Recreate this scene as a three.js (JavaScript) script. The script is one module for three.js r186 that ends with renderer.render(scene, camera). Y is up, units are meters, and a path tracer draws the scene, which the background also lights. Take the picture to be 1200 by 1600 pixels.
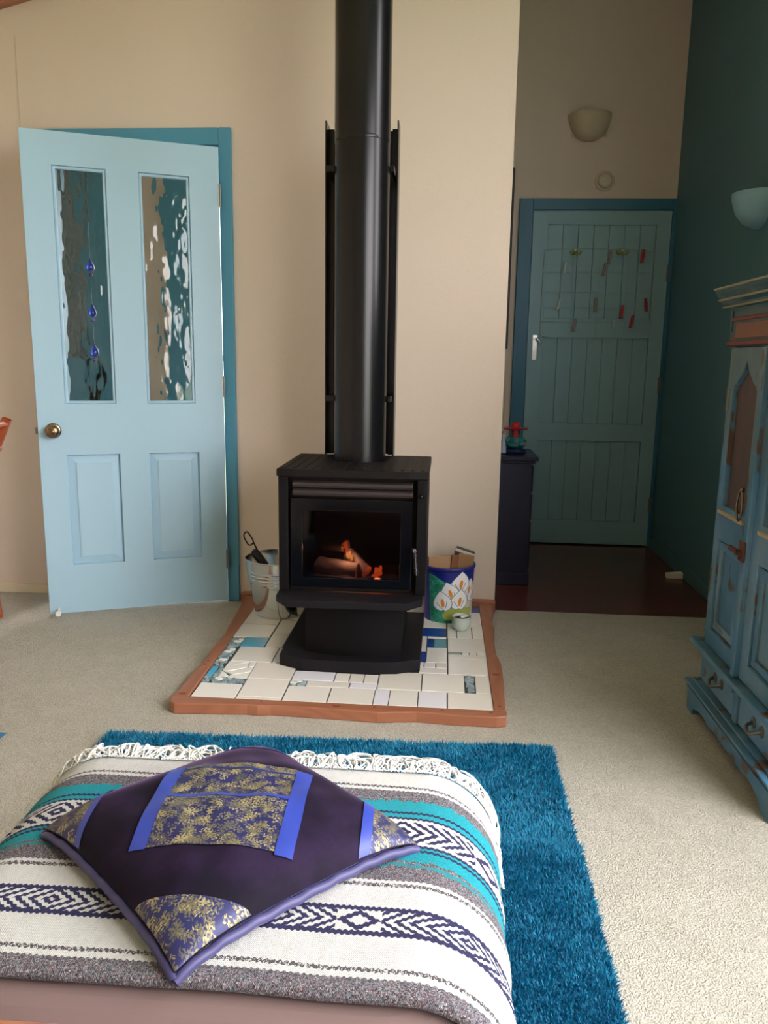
import * as THREE from 'three';
import { RoundedBoxGeometry } from 'three/addons/geometries/RoundedBoxGeometry.js';
import { mergeGeometries, mergeVertices } from 'three/addons/utils/BufferGeometryUtils.js';

// ---------------------------------------------------------------- camera, sky, exposure
const scene = new THREE.Scene();
const camera = new THREE.PerspectiveCamera(2 * Math.atan(800 / 1240) * 180 / Math.PI, 1200 / 1600, 0.05, 200);
camera.position.set(0, 1.1, 0);
camera.quaternion.setFromRotationMatrix(new THREE.Matrix4().makeBasis(
  new THREE.Vector3(0.996961, 0.01511, -0.076426), new THREE.Vector3(-0.029122, 0.982173, -0.185707), new THREE.Vector3(0.072258, 0.187368, 0.979628)));
camera.updateMatrixWorld(true);
scene.background = new THREE.Color(1.0, 0.97, 0.965);     // bright overcast sky, the only light besides the embers
scene.backgroundIntensity = 1;
const renderer = new THREE.WebGLRenderer({ antialias: true });
renderer.toneMapping = THREE.LinearToneMapping;
renderer.toneMappingExposure = 11.8;
renderer.shadowMap.enabled = true;

// ---------------------------------------------------------------- helpers
let seed = 7;
const rnd = () => { seed = (seed + 0x6d2b79f5) | 0; let t = Math.imul(seed ^ (seed >>> 15), 1 | seed); t = (t + Math.imul(t ^ (t >>> 7), 61 | t)) ^ t; return ((t ^ (t >>> 14)) >>> 0) / 4294967296; };
const rr = (a, b) => a + (b - a) * rnd();
const lerp = (a, b, t) => a + (b - a) * t, clamp = (x, a = 0, b = 1) => Math.min(b, Math.max(a, x)), sstep = (a, b, x) => { const t = clamp((x - a) / (b - a)); return t * t * (3 - 2 * t); };
const h2 = (x, y, s) => { let n = Math.imul(x | 0, 374761393) ^ Math.imul(y | 0, 668265263) ^ Math.imul(s | 0, 2147483647 ^ 977); n = Math.imul(n ^ (n >>> 13), 1274126177); return ((n ^ (n >>> 16)) >>> 0) / 4294967296; };
function vnoise(x, y, px, py, s = 1) {       // tileable value noise
  const x0 = Math.floor(x), y0 = Math.floor(y), fx = x - x0, fy = y - y0, u = fx * fx * (3 - 2 * fx), v = fy * fy * (3 - 2 * fy);
  const m = (a, p) => ((a % p) + p) % p, a = m(x0, px), b = m(x0 + 1, px), c = m(y0, py), d = m(y0 + 1, py);
  return lerp(lerp(h2(a, c, s), h2(b, c, s), u), lerp(h2(a, d, s), h2(b, d, s), u), v);
}
function fbm(u, v, fx, fy, oct = 4, s = 1) { let t = 0, a = 0.5, n = 0; for (let i = 0; i < oct; i++) { t += a * vnoise(u * fx, v * fy, fx, fy, s + i * 17); n += a; a *= 0.5; fx *= 2; fy *= 2; } return t / n; }
function tex(w, h, f, srgb = true, rx = 1, ry = 1) {   // f(u, v) -> [r, g, b] 0..255
  const d = new Uint8Array(w * h * 4);
  for (let y = 0; y < h; y++) for (let x = 0; x < w; x++) { const c = f((x + 0.5) / w, (y + 0.5) / h), o = (y * w + x) * 4; d[o] = clamp(c[0], 0, 255); d[o + 1] = clamp(c[1], 0, 255); d[o + 2] = clamp(c[2], 0, 255); d[o + 3] = 255; }
  const t = new THREE.DataTexture(d, w, h); t.magFilter = THREE.LinearFilter; t.minFilter = THREE.LinearMipmapLinearFilter; t.generateMipmaps = true;
  t.wrapS = t.wrapT = THREE.RepeatWrapping; t.repeat.set(rx, ry); if (srgb) t.colorSpace = THREE.SRGBColorSpace; t.needsUpdate = true; return t;
}
const mix3 = (a, b, t) => [lerp(a[0], b[0], t), lerp(a[1], b[1], t), lerp(a[2], b[2], t)];
const std = (color, roughness = 0.6, o = {}) => new THREE.MeshStandardMaterial({ color, roughness, ...o });
const phys = (o) => new THREE.MeshPhysicalMaterial(o);

function uvBox(g, swap = false, s = 1) {       // uv in metres, by the face's main axis; swap lays the grain along the other way
  g = g.index ? g.toNonIndexed() : g.clone();
  const p = g.attributes.position, uv = new Float32Array(p.count * 2), a = new THREE.Vector3(), b = new THREE.Vector3(), c = new THREE.Vector3();
  for (let i = 0; i < p.count; i += 3) {
    a.fromBufferAttribute(p, i); b.fromBufferAttribute(p, i + 1); c.fromBufferAttribute(p, i + 2);
    const n = b.clone().sub(a).cross(c.clone().sub(a)), ax = Math.abs(n.x), ay = Math.abs(n.y), az = Math.abs(n.z);
    [a, b, c].forEach((q, k) => { let u, v; if (ax > ay && ax > az) { u = q.z; v = q.y; } else if (ay > az) { u = q.x; v = q.z; } else { u = q.x; v = q.y; } if (swap) [u, v] = [v, u]; uv[(i + k) * 2] = u * s; uv[(i + k) * 2 + 1] = v * s; });
  }
  g.setAttribute('uv', new THREE.BufferAttribute(uv, 2)); return g;
}
const clean = (g) => { g = g.index ? g.toNonIndexed() : g.clone(); for (const k of Object.keys(g.attributes)) if (!['position', 'normal', 'uv'].includes(k)) g.deleteAttribute(k); if (!g.attributes.uv) g.setAttribute('uv', new THREE.BufferAttribute(new Float32Array(g.attributes.position.count * 2), 2)); if (!g.attributes.normal) g.computeVertexNormals(); return g; };
const merge = (l) => l.length === 1 ? l[0] : mergeGeometries(l.map(clean));
// box between two corners, r = rounding
function bb(x0, x1, y0, y1, z0, z1, r = 0) {
  const w = x1 - x0, h = y1 - y0, d = z1 - z0; r = Math.min(r, w / 2.01, h / 2.01, d / 2.01);
  const g = r > 0 ? new RoundedBoxGeometry(w, h, d, 2, r) : new THREE.BoxGeometry(w, h, d);
  return g.translate((x0 + x1) / 2, (y0 + y1) / 2, (z0 + z1) / 2);
}
const V = (x, y, z) => new THREE.Vector3(x, y, z);
const tube = (pts, r, seg = 24, rad = 8, closed = false) => new THREE.TubeGeometry(new THREE.CatmullRomCurve3(pts.map((p) => V(...p)), closed, 'centripetal'), seg, r, rad, closed);
function rod(a, b, r0, r1 = r0, seg = 12) { const A = V(...a), B = V(...b), d = B.clone().sub(A), g = new THREE.CylinderGeometry(r1, r0, d.length(), seg); g.applyQuaternion(new THREE.Quaternion().setFromUnitVectors(V(0, 1, 0), d.clone().normalize())); return g.translate(...A.add(B).multiplyScalar(0.5).toArray()); }
const lathe = (pts, seg = 40, a = 0, b = Math.PI * 2) => new THREE.LatheGeometry(pts.map((p) => new THREE.Vector2(...p)), seg, a, b);
const shape = (pts, holes = []) => { const s = new THREE.Shape(pts.map((p) => new THREE.Vector2(...p))); for (const h of holes) s.holes.push(new THREE.Path(h.map((p) => new THREE.Vector2(...p)))); return s; };
const rect = (x0, x1, y0, y1) => [[x0, y0], [x1, y0], [x1, y1], [x0, y1]];
function ex(s, d, bevel = 0, seg = 2) { return new THREE.ExtrudeGeometry(s, { depth: d - 2 * bevel, bevelEnabled: bevel > 0, bevelSize: bevel, bevelThickness: bevel, bevelOffset: -bevel, bevelSegments: seg, curveSegments: 16 }).translate(0, 0, bevel); }
// plan outline [x, z] raised from y0 to y1
const plan = (pts, y0, y1, bevel = 0, holes = [], seg = 2) => ex(shape(pts.map(([x, z]) => [x, -z]), holes.map((h) => h.map(([x, z]) => [x, -z]))), y1 - y0, bevel, seg).rotateX(-Math.PI / 2).translate(0, y0, 0);
// grid surface f(u, v) -> [x, y, z]; wrap joins v ends
function grid(f, nu, nv, uvf) {
  const pos = [], uv = [], idx = [];
  for (let j = 0; j <= nv; j++) for (let i = 0; i <= nu; i++) { const u = i / nu, v = j / nv; pos.push(...f(u, v)); uv.push(...(uvf ? uvf(u, v) : [u, v])); }
  for (let j = 0; j < nv; j++) for (let i = 0; i < nu; i++) { const a = j * (nu + 1) + i, b = a + 1, c = a + nu + 1, d = c + 1; idx.push(a, c, b, b, c, d); }
  const g = new THREE.BufferGeometry(); g.setAttribute('position', new THREE.Float32BufferAttribute(pos, 3)); g.setAttribute('uv', new THREE.Float32BufferAttribute(uv, 2)); g.setIndex(idx); g.computeVertexNormals(); return g;
}

const used = {};
const numbered = (n) => { if (!(n in used)) { used[n] = 0; return n; } used[n]++; return n + '_' + String(used[n]).padStart(3, '0'); };
// every mesh's geometry is given in world axes unless its thing is 'turned' (own axes); _off is the thing's base
function obj(name, geo, mat, parent, label) {
  let g = Array.isArray(geo) ? merge(geo) : geo;
  const m = new THREE.Mesh(g, mat); m.castShadow = m.receiveShadow = true;
  if (parent) { m.name = name; m._off = parent._off; if (parent._off && !parent._off.used) g.translate(-parent._off.x, -parent._off.y, -parent._off.z); parent.add(m); if (label) m.userData.label = label; } else { m.name = numbered(name); scene.add(m); }
  return m;
}
function thing(name, label, category, at = [0, 0, 0], group, turn) {
  const o = new THREE.Group(); o.name = numbered(name); o.position.set(...at); scene.add(o); o.userData = { label, category }; if (group) o.userData.group = group;
  if (turn !== undefined) o.rotation.y = turn; else o._off = V(...at);
  return o;
}
function tag(o, label, category, group) { o.userData = { label, category }; if (group) o.userData.group = group; return o; }
function struct(name, geo, mat) { const m = obj(name, geo, mat); m.userData.kind = 'structure'; return m; }
function structGroup(name, at, turn) { const o = new THREE.Group(); o.name = numbered(name); o.position.set(...at); scene.add(o); o.userData = { kind: 'structure' }; if (turn !== undefined) o.rotation.y = turn; else o._off = V(...at); return o; }

// ---------------------------------------------------------------- materials
const plasterBump = tex(256, 256, (u, v) => { const n = 255 * (0.6 * fbm(u, v, 24, 24, 3, 3) + 0.4 * vnoise(u * 128, v * 128, 128, 128, 9)); return [n, n, n]; }, false, 2, 2);
const M = {};
M.cream = std('#e0cebd', 0.75, { bumpMap: plasterBump, bumpScale: 0.0006 });
M.creamTrim = std('#e0d2b6', 0.5);
M.teal = std('#527a80', 0.6, { bumpMap: plasterBump, bumpScale: 0.0006 });
M.tealTrim = std('#4f95b0', 0.4);
M.tealDark = std('#35708c', 0.45);
M.doorBlue = std('#a9cbdf', 0.42, { bumpMap: plasterBump, bumpScale: 0.0003 });
M.hallDoor = std('#8cb2bb', 0.5);
M.hallJoint = std('#6d9098', 0.8);
M.ceiling = std('#e6dcc4', 0.8);
const carpetMap = tex(512, 512, (u, v) => { const n = 0.55 * vnoise(u * 256, v * 256, 256, 256, 4) + 0.25 * fbm(u, v, 64, 64, 2, 5) + 0.2 * fbm(u, v, 6, 6, 3, 8); return mix3([154, 149, 136], [216, 210, 198], n); });
const carpetBump = tex(512, 512, (u, v) => { const n = 255 * (0.7 * vnoise(u * 256, v * 256, 256, 256, 4) + 0.3 * fbm(u, v, 96, 96, 2, 5)); return [n, n, n]; }, false);
M.carpet = std('#ffffff', 1, { map: carpetMap, bumpMap: carpetBump, bumpScale: 0.004 });
const woodTex = (a, b, c, s) => tex(512, 512, (u, v) => {      // grain along v
  const w = fbm(u, v, 5, 2, 3, s), g = fbm(u + w * 0.06, v, 48, 2, 3, s + 5), k = Math.abs(Math.sin((u * 9 + w * 3.2) * Math.PI * 2)) ** 3;
  return mix3(mix3(a, b, g), c, 0.45 * k * g);
});
M.pine = std('#ffffff', 0.42, { map: woodTex([158, 100, 74], [176, 116, 88], [122, 74, 52], 11) });
M.pineDark = std('#ffffff', 0.45, { map: woodTex([160, 88, 44], [190, 112, 62], [120, 60, 30], 15) });
M.floorWood = std('#ffffff', 0.22, { map: woodTex([88, 42, 38], [112, 56, 48], [60, 26, 26], 21) });
M.chairWood = std('#ffffff', 0.3, { map: woodTex([150, 66, 34], [182, 92, 50], [110, 44, 24], 27) });
M.knot = std('#8a4d2a', 0.5);
M.iron = phys({ color: '#0d0b0d', roughness: 0.55, specularIntensity: 0.35, bumpMap: plasterBump, bumpScale: 0.0004 });
M.flue = std('#141316', 0.27, { metalness: 0.25 });
M.ironDusty = phys({ color: '#1b191e', roughness: 0.6, specularIntensity: 0.35, bumpMap: plasterBump, bumpScale: 0.0004 });
M.ironTop = phys({ color: '#171211', roughness: 0.6, specularIntensity: 0.4 });
M.gloss = phys({ color: '#0b0b0f', roughness: 0.14, specularIntensity: 0.7 });
M.fireGlass = phys({ color: '#8a8a92', roughness: 0.06, transmission: 1, thickness: 0, ior: 1.5 });
M.firebrick = std('#1b1614', 0.95);
M.chrome = std('#d8dadd', 0.18, { metalness: 1 });
M.galv = std('#dadcdc', 0.13, { metalness: 1 });
M.brass = std('#8f7a62', 0.27, { metalness: 1 });
M.steel = std('#8a8780', 0.4, { metalness: 1 });
M.blackWire = std('#17151a', 0.4);
M.white = std('#f2f0ea', 0.5);
M.grout = std('#4a5558', 0.9);
M.tile = ['#f2ece6', '#efe8e0', '#f4efe9', '#ede6de'].map((c) => std(c, 0.13));
M.tileLav = std('#eeecf6', 0.13);
M.tileBlue = std('#58b0d4', 0.12);
M.tileNavy = std('#1f4596', 0.12);
M.tileTeal = std('#4f9cae', 0.12);
M.tileGrey = std('#8fa3a4', 0.12);
M.glassChip = ['#8ea3aa', '#9db0b6', '#8297a0', '#abbcc2'].map((c) => std(c, 0.08));

// ---------------------------------------------------------------- room shell
const Z0 = -3.473, XR = 1.283, ceilY = (x) => 3.08 + 0.244 * x;
struct('floor', uvBox(bb(-3.1, 1.4, -0.12, 0, Z0, 4.9), false, 2.2), M.carpet);
struct('floor_hall', uvBox(bb(0.05, 1.4, -0.12, 0, -5.05, Z0), true, 1), M.floorWood);
struct('floor_porch', uvBox(bb(-3.1, 0.05, -0.12, 0, -5.45, Z0), false, 1.5), std('#7d8a92', 0.6));
{ // back wall with the doorway, under the raking ceiling
  const s = shape([[-3.0, 0], [-1.745, 0], [-1.745, 1.972], [-0.966, 1.972], [-0.966, 0], [0.25, 0], [0.25, ceilY(0.25)], [-3.0, ceilY(-3.0)]]);
  struct('wall_back', uvBox(ex(s, 0.1).translate(0, 0, Z0 - 0.1)), M.cream);
}
struct('wall_left', uvBox(bb(-3.1, -3.0, 0, 2.5, -5.5, 4.9)), M.cream);
struct('wall_behind', uvBox(bb(-3.0, XR, 0, 3.45, 2.6, 2.7)), M.cream);
{ // right wall (teal) with the wide glazed opening beside the viewer
  const s = shape([[-4.9, 0], [5.05, 0], [5.05, 3.5], [-4.9, 3.5]], [rect(-0.7, 1.75, 0.45, 2.5), rect(2.12, 2.58, 1.42, 2.95)]);
  struct('wall_right', uvBox(ex(s, 0.1).rotateY(Math.PI / 2).translate(XR, 0, 0)), M.teal);
}
struct('wall_hall_left', uvBox(bb(0.05, 0.25, 0, 3.2, -5.45, Z0 - 0.1)), M.cream);
{ // hallway end wall with its door opening
  const s = shape([[0.25, 0], [0.475, 0], [0.475, 1.966], [1.263, 1.966], [1.263, 0], [XR, 0], [XR, ceilY(XR)], [0.25, ceilY(0.25)]]);
  struct('wall_hall_end', uvBox(ex(s, 0.1).translate(0, 0, -4.98)), M.cream);
  struct('wall_hall_beyond', bb(0.25, 1.4, -0.1, 2.2, -5.05, -4.985), std('#3a2a26', 0.8));
}
{ // porch back wall: window on the left, glazed opening on the right
  const s = shape([[-3.0, 0], [0.05, 0], [0.05, 2.8], [-3.0, 2.8]], [rect(-2.78, -2.28, 0.95, 2.35), rect(-1.53, -0.9, 0.03, 2.2)]);
  struct('wall_porch', uvBox(ex(s, 0.1).translate(0, 0, -5.4)), M.cream);
}
{ // raking ceiling
  const s = shape([[-3.1, ceilY(-3.1)], [1.45, ceilY(1.45)], [1.45, ceilY(1.45) + 0.1], [-3.1, ceilY(-3.1) + 0.1]]);
  struct('ceiling', ex(s, 10.5).translate(0, 0, -5.55), M.ceiling);
}
{ // timber beam along the top of the back wall
  const s = shape([[-3.0, ceilY(-3.0) - 0.125], [0.25, ceilY(0.25) - 0.125], [0.25, ceilY(0.25)], [-3.0, ceilY(-3.0)]]);
  struct('trim_1', uvBox(ex(s, 0.045, 0.004).translate(0, 0, Z0), true), M.pine);
}
struct('trim_2', bb(-1.826, -1.822, 2.037, 2.4, Z0, Z0 + 0.003), M.cream);      // sheet joint strip above the door
struct('baseboard_back', [bb(-3.0, -1.822, 0, 0.045, Z0, Z0 + 0.012, 0.004)], M.creamTrim);
struct('baseboard_right', [bb(XR - 0.012, XR, 0, 0.07, -4.88, -2.52, 0.004)], M.teal);
// architraves and jambs of the left doorway
{
  const d = structGroup('trim_3', [-1.365, 0, Z0]);
  obj('architrave', [bb(-0.968, -0.915, 0, 2.036, Z0, Z0 + 0.02, 0.004)], M.tealTrim, d);
  obj('architrave', [bb(-1.82, -1.745, 0, 2.036, Z0, Z0 + 0.02, 0.004)], M.tealTrim, d);
  obj('architrave', [bb(-1.745, -0.968, 1.968, 2.036, Z0, Z0 + 0.02, 0.004)], M.tealTrim, d);
  obj('jamb', [bb(-1.745, -1.727, 0, 1.968, Z0 - 0.12, Z0)], M.tealTrim, d);
  obj('jamb', [bb(-0.972, -0.966, 0, 1.968, Z0 - 0.12, Z0)], M.tealTrim, d);
  obj('jamb', [bb(-1.727, -0.972, 1.952, 1.97, Z0 - 0.12, Z0)], M.tealTrim, d);
}
// frame of the hallway door
{
  const d = structGroup('trim_4', [0.87, 0, -4.88]);
  obj('architrave', [bb(0.397, 0.476, 0, 2.028, -4.88, -4.858, 0.003)], M.tealDark, d);
  obj('architrave', [bb(1.262, XR, 0, 2.028, -4.88, -4.858, 0.003)], M.tealDark, d);
  obj('architrave', [bb(0.476, 1.262, 1.966, 2.028, -4.88, -4.858, 0.003)], M.tealDark, d);
}
// porch window and glazed door frames, painted blue
{
  const d = structGroup('window_1', [-2.53, 0.95, -5.35]);
  obj('window_frame', [bb(-2.84, -2.76, 0.88, 2.42, -5.31, -5.28), bb(-2.36, -2.12, 0.0, 2.42, -5.31, -5.2), bb(-2.76, -2.3, 2.33, 2.42, -5.31, -5.28), bb(-2.84, -2.3, 0.0, 1.06, -5.31, -5.2)], M.tealTrim, d);
  obj('glazing_bar', bb(-2.54, -2.52, 0.97, 2.33, -5.36, -5.33), M.tealTrim, d);
  const e = structGroup('door_3', [-1.1, 0, -5.3]);
  obj('door_frame', [bb(-1.86, -1.53, 0, 2.3, -5.3, -5.26), bb(-0.9, -0.8, 0, 2.3, -5.3, -5.26), bb(-1.53, -0.9, 2.18, 2.3, -5.3, -5.26)], M.tealTrim, e);
  obj('glazing_bar', bb(-1.53, -0.9, 1.08, 1.12, -5.36, -5.32), M.tealTrim, e);
}
// glazed opening in the right wall beside the viewer
{
  const d = structGroup('window_2', [XR + 0.05, 0.45, -0.5]), f = [];
  for (const z of [-1.75, -0.55, 0.66]) f.push(bb(XR + 0.02, XR + 0.07, 0.45, 2.5, z, z + 0.04));
  f.push(bb(XR + 0.02, XR + 0.07, 0.45, 0.5, -1.75, 0.7), bb(XR + 0.02, XR + 0.07, 2.45, 2.5, -1.75, 0.7));
  obj('window_frame', f, M.white, d);
  const e = structGroup('window_3', [XR + 0.05, 1.42, -2.4]);        // high window above the wardrobe
  obj('window_frame', [bb(XR + 0.02, XR + 0.07, 1.42, 2.95, -2.58, -2.55), bb(XR + 0.02, XR + 0.07, 1.42, 2.95, -2.15, -2.12), bb(XR + 0.02, XR + 0.07, 1.42, 1.46, -2.58, -2.12), bb(XR + 0.02, XR + 0.07, 2.91, 2.95, -2.58, -2.12)], M.white, e);
}
struct('ground_outside', bb(-30, 30, -0.5, -0.35, -30, 30), std('#8f9a7a', 0.95));

// ---------------------------------------------------------------- left door, standing ajar
{
  const TH = 23.447 * Math.PI / 180;
  const d = structGroup('door_1', [-0.962, 0, -3.434], TH);
  const W = 0.756, B = 0.013, T = 1.955, D = 0.038, holes = [[-0.646, -0.447, 0.906, 1.83], [-0.321, -0.122, 0.906, 1.83], [-0.651, -0.442, 0.224, 0.694], [-0.32, -0.112, 0.224, 0.694]];
  obj('door_leaf', uvBox(ex(shape([[-W, B], [0, B], [0, T], [-W, T]], holes.map((h) => rect(...h))), D, 0.0015).translate(0, 0, -D)), M.doorBlue, d);
  holes.forEach((h, i) => {
    const [x0, x1, y0, y1] = h;
    if (i > 1) {           // raised and fielded panel: sloping margin up to a flat field
      const m = 0.034, zf = -0.007, ze = -0.02, g = new THREE.BufferGeometry();
      const o = [[x0, y0], [x1, y0], [x1, y1], [x0, y1]], n = [[x0 + m, y0 + m], [x1 - m, y0 + m], [x1 - m, y1 - m], [x0 + m, y1 - m]], P = [], q = (a, b, c, e) => P.push(...a, ...b, ...c, ...a, ...c, ...e);
      for (let k = 0; k < 4; k++) { const l = (k + 1) % 4; q([...o[k], ze], [...o[l], ze], [...n[l], zf - 0.004], [...n[k], zf - 0.004]); q([...n[k], zf - 0.004], [...n[l], zf - 0.004], [...n[l], zf], [...n[k], zf]); }
      q([...n[0], zf], [...n[1], zf], [...n[2], zf], [...n[3], zf]);
      q([...o[0], -0.032], [...o[3], -0.032], [...o[2], -0.032], [...o[1], -0.032]);
      g.setAttribute('position', new THREE.Float32BufferAttribute(P, 3)); g.computeVertexNormals();
      obj('door_panel', g, M.doorBlue, d);
    } else {               // wavy cast glass, held by a small bead
      const b = 0.012;
      obj('glazing_bead', ex(shape(rect(x0, x1, y0, y1), [rect(x0 + b, x1 - b, y0 + b, y1 - b)]), 0.016, 0.004).translate(0, 0, -0.024), M.doorBlue, d);
      const w = (x, y, s) => 0.0022 * (fbm(x * 1.0 + 3, y, 44, 20, 2, s) - 0.5) + 0.0042 * (vnoise(x * 24 + 5, y * 9.5, 999, 999, s + 3) - 0.5);
      const gx0 = x0 + 0.006, gx1 = x1 - 0.006, gy0 = y0 + 0.006, gy1 = y1 - 0.006;
      const f = grid((u, v) => { const x = lerp(gx0, gx1, u), y = lerp(gy0, gy1, v); return [x, y, -0.0165 + 0.6 * w(x, y, 31 + i)]; }, 70, 300);
      f.setIndex([...f.index.array].reverse()); f.computeVertexNormals();
      const k = grid((u, v) => { const x = lerp(gx0, gx1, u), y = lerp(gy0, gy1, v); return [x, y, -0.0215 - 0.25 * w(x, y, 61 + i)]; }, 70, 300);
      const gp = merge([f, k]);
      obj('glass_pane', gp, phys({ color: '#f2fbff', roughness: 0.0, transmission: 1, thickness: 0.005, ior: 1.5 }), d);
    }
  });
  // knob with rose, both sides
  const k = obj('door_knob', [lathe([[0, 0.058], [0.012, 0.058], [0.022, 0.054], [0.0275, 0.045], [0.026, 0.034], [0.015, 0.026], [0.011, 0.02], [0.011, 0.008], [0.026, 0.006], [0.031, 0.003], [0.032, 0], [0, 0]], 36).rotateX(Math.PI / 2).translate(-0.698, 0.796, 0)], M.brass, d);
  obj('keyhole', lathe([[0, 0.0605], [0.006, 0.0605], [0.008, 0.0585], [0.008, 0.057]], 20).rotateX(Math.PI / 2).translate(-0.698, 0.796, 0), M.brass, k);
  obj('latch', bb(-W - 0.011, -W + 0.01, 0.783, 0.809, -0.026, -0.012, 0.003), M.steel, d);
  for (const y of [1.765, 0.978, 0.206]) obj('hinge', [bb(-0.006, 0.002, y - 0.044, y + 0.044, -0.03, 0.0012), rod([0.003, y - 0.045, 0.001], [0.003, y + 0.045, 0.001], 0.0045)], M.steel, d);
  obj('door_stop', [rod([-0.72, 0.034, 0], [-0.72, 0.03, 0.045], 0.006), rod([-0.72, 0.03, 0.04], [-0.72, 0.028, 0.056], 0.011)], M.white, d);
}
// three blue glass drops hanging behind the left pane
{
  const glass = phys({ color: '#3050d8', roughness: 0.08, transmission: 0.6, thickness: 0.02, ior: 1.5 });
  const o = thing('hanging_ornament', 'string of three blue glass drops hanging behind the left door pane', 'ornament', [-1.46, 1.05, -3.27]);
  obj('cord', rod([-1.46, 1.06, -3.27], [-1.46, 1.83, -3.27], 0.0012, 0.0012, 6), M.blackWire, o);
  obj('hanger', rod([-1.46, 1.83, -3.27], [-1.452, 1.835, -3.246], 0.0015, 0.0015, 6), M.blackWire, o);
  for (const y of [1.46, 1.28, 1.12]) {
    obj('glass_drop', lathe([[0, -0.022], [0.012, -0.018], [0.017, -0.008], [0.015, 0.004], [0.008, 0.016], [0.003, 0.03], [0, 0.032]], 20).translate(-1.46, y, -3.27), glass, o);
    obj('bead', new THREE.SphereGeometry(0.008, 12, 8).translate(-1.46, y - 0.034, -3.27), std('#6a4aa8', 0.2), o);
  }
}
// curtain drawn across the porch window
{
  const g = grid((u, v) => [lerp(-2.8, -2.37, u), lerp(1.0, 2.42, v), -5.262 + 0.016 * Math.sin(u * 46 + 0.6 * Math.sin(v * 4)) * (0.6 + 0.4 * (1 - v))], 90, 12);
  const o = thing('curtain', 'dark grey green curtain dimly seen through the left door pane', 'curtain', [-2.52, 0.9, -5.26]);
  obj('drape', g, std('#8b9ca0', 0.95, { side: THREE.DoubleSide }), o);
  obj('rail', rod([-2.86, 2.44, -5.255], [-2.2, 2.44, -5.255], 0.012), M.white, o);
}

// ---------------------------------------------------------------- hallway door
{
  const d = structGroup('door_2', [0.87, 0, -4.86]);
  const x0 = 0.478, x1 = 1.26, zf = -4.862, zb = -4.895;
  const open = [[1.36, 1.885], [0.747, 1.251], [0.152, 0.642]];
  obj('door_frame', ex(shape(rect(x0, x1, 0.008, 1.962), open.map(([a, b]) => rect(0.567, 1.18, a, b))), 0.033, 0.0015).translate(0, 0, zb), M.hallDoor, d);
  const n = 7, w = (1.18 - 0.567) / n;
  for (const [a, b] of open) for (let i = 0; i < n; i++) {
    const wob = rr(0, 0.0015);
    obj('plank', bb(0.567 + i * w + 0.0007, 0.567 + (i + 1) * w - 0.0007, a - 0.006, b + 0.006, zb + 0.004, zb + 0.0185 + wob, 0.0018), M.hallDoor, d);
  }
  obj('backing', bb(0.56, 1.19, 0.14, 1.9, zb - 0.004, zb + 0.003), M.hallJoint, d);
  const h = obj('handle_plate', bb(0.507, 0.536, 1.115, 1.262, zf, zf + 0.006, 0.002), M.chrome, d);
  obj('lever', [rod([0.522, 1.24, zf], [0.522, 1.24, zf + 0.035], 0.008), tube([[0.522, 1.24, zf + 0.035], [0.53, 1.238, zf + 0.038], [0.545, 1.225, zf + 0.038], [0.552, 1.21, zf + 0.036]], 0.006)], M.chrome, h);
  for (const y of [1.62, 0.98, 0.26]) obj('hinge', bb(1.252, 1.268, y - 0.045, y + 0.045, zf - 0.004, zf + 0.006, 0.002), M.steel, d);
}
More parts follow.
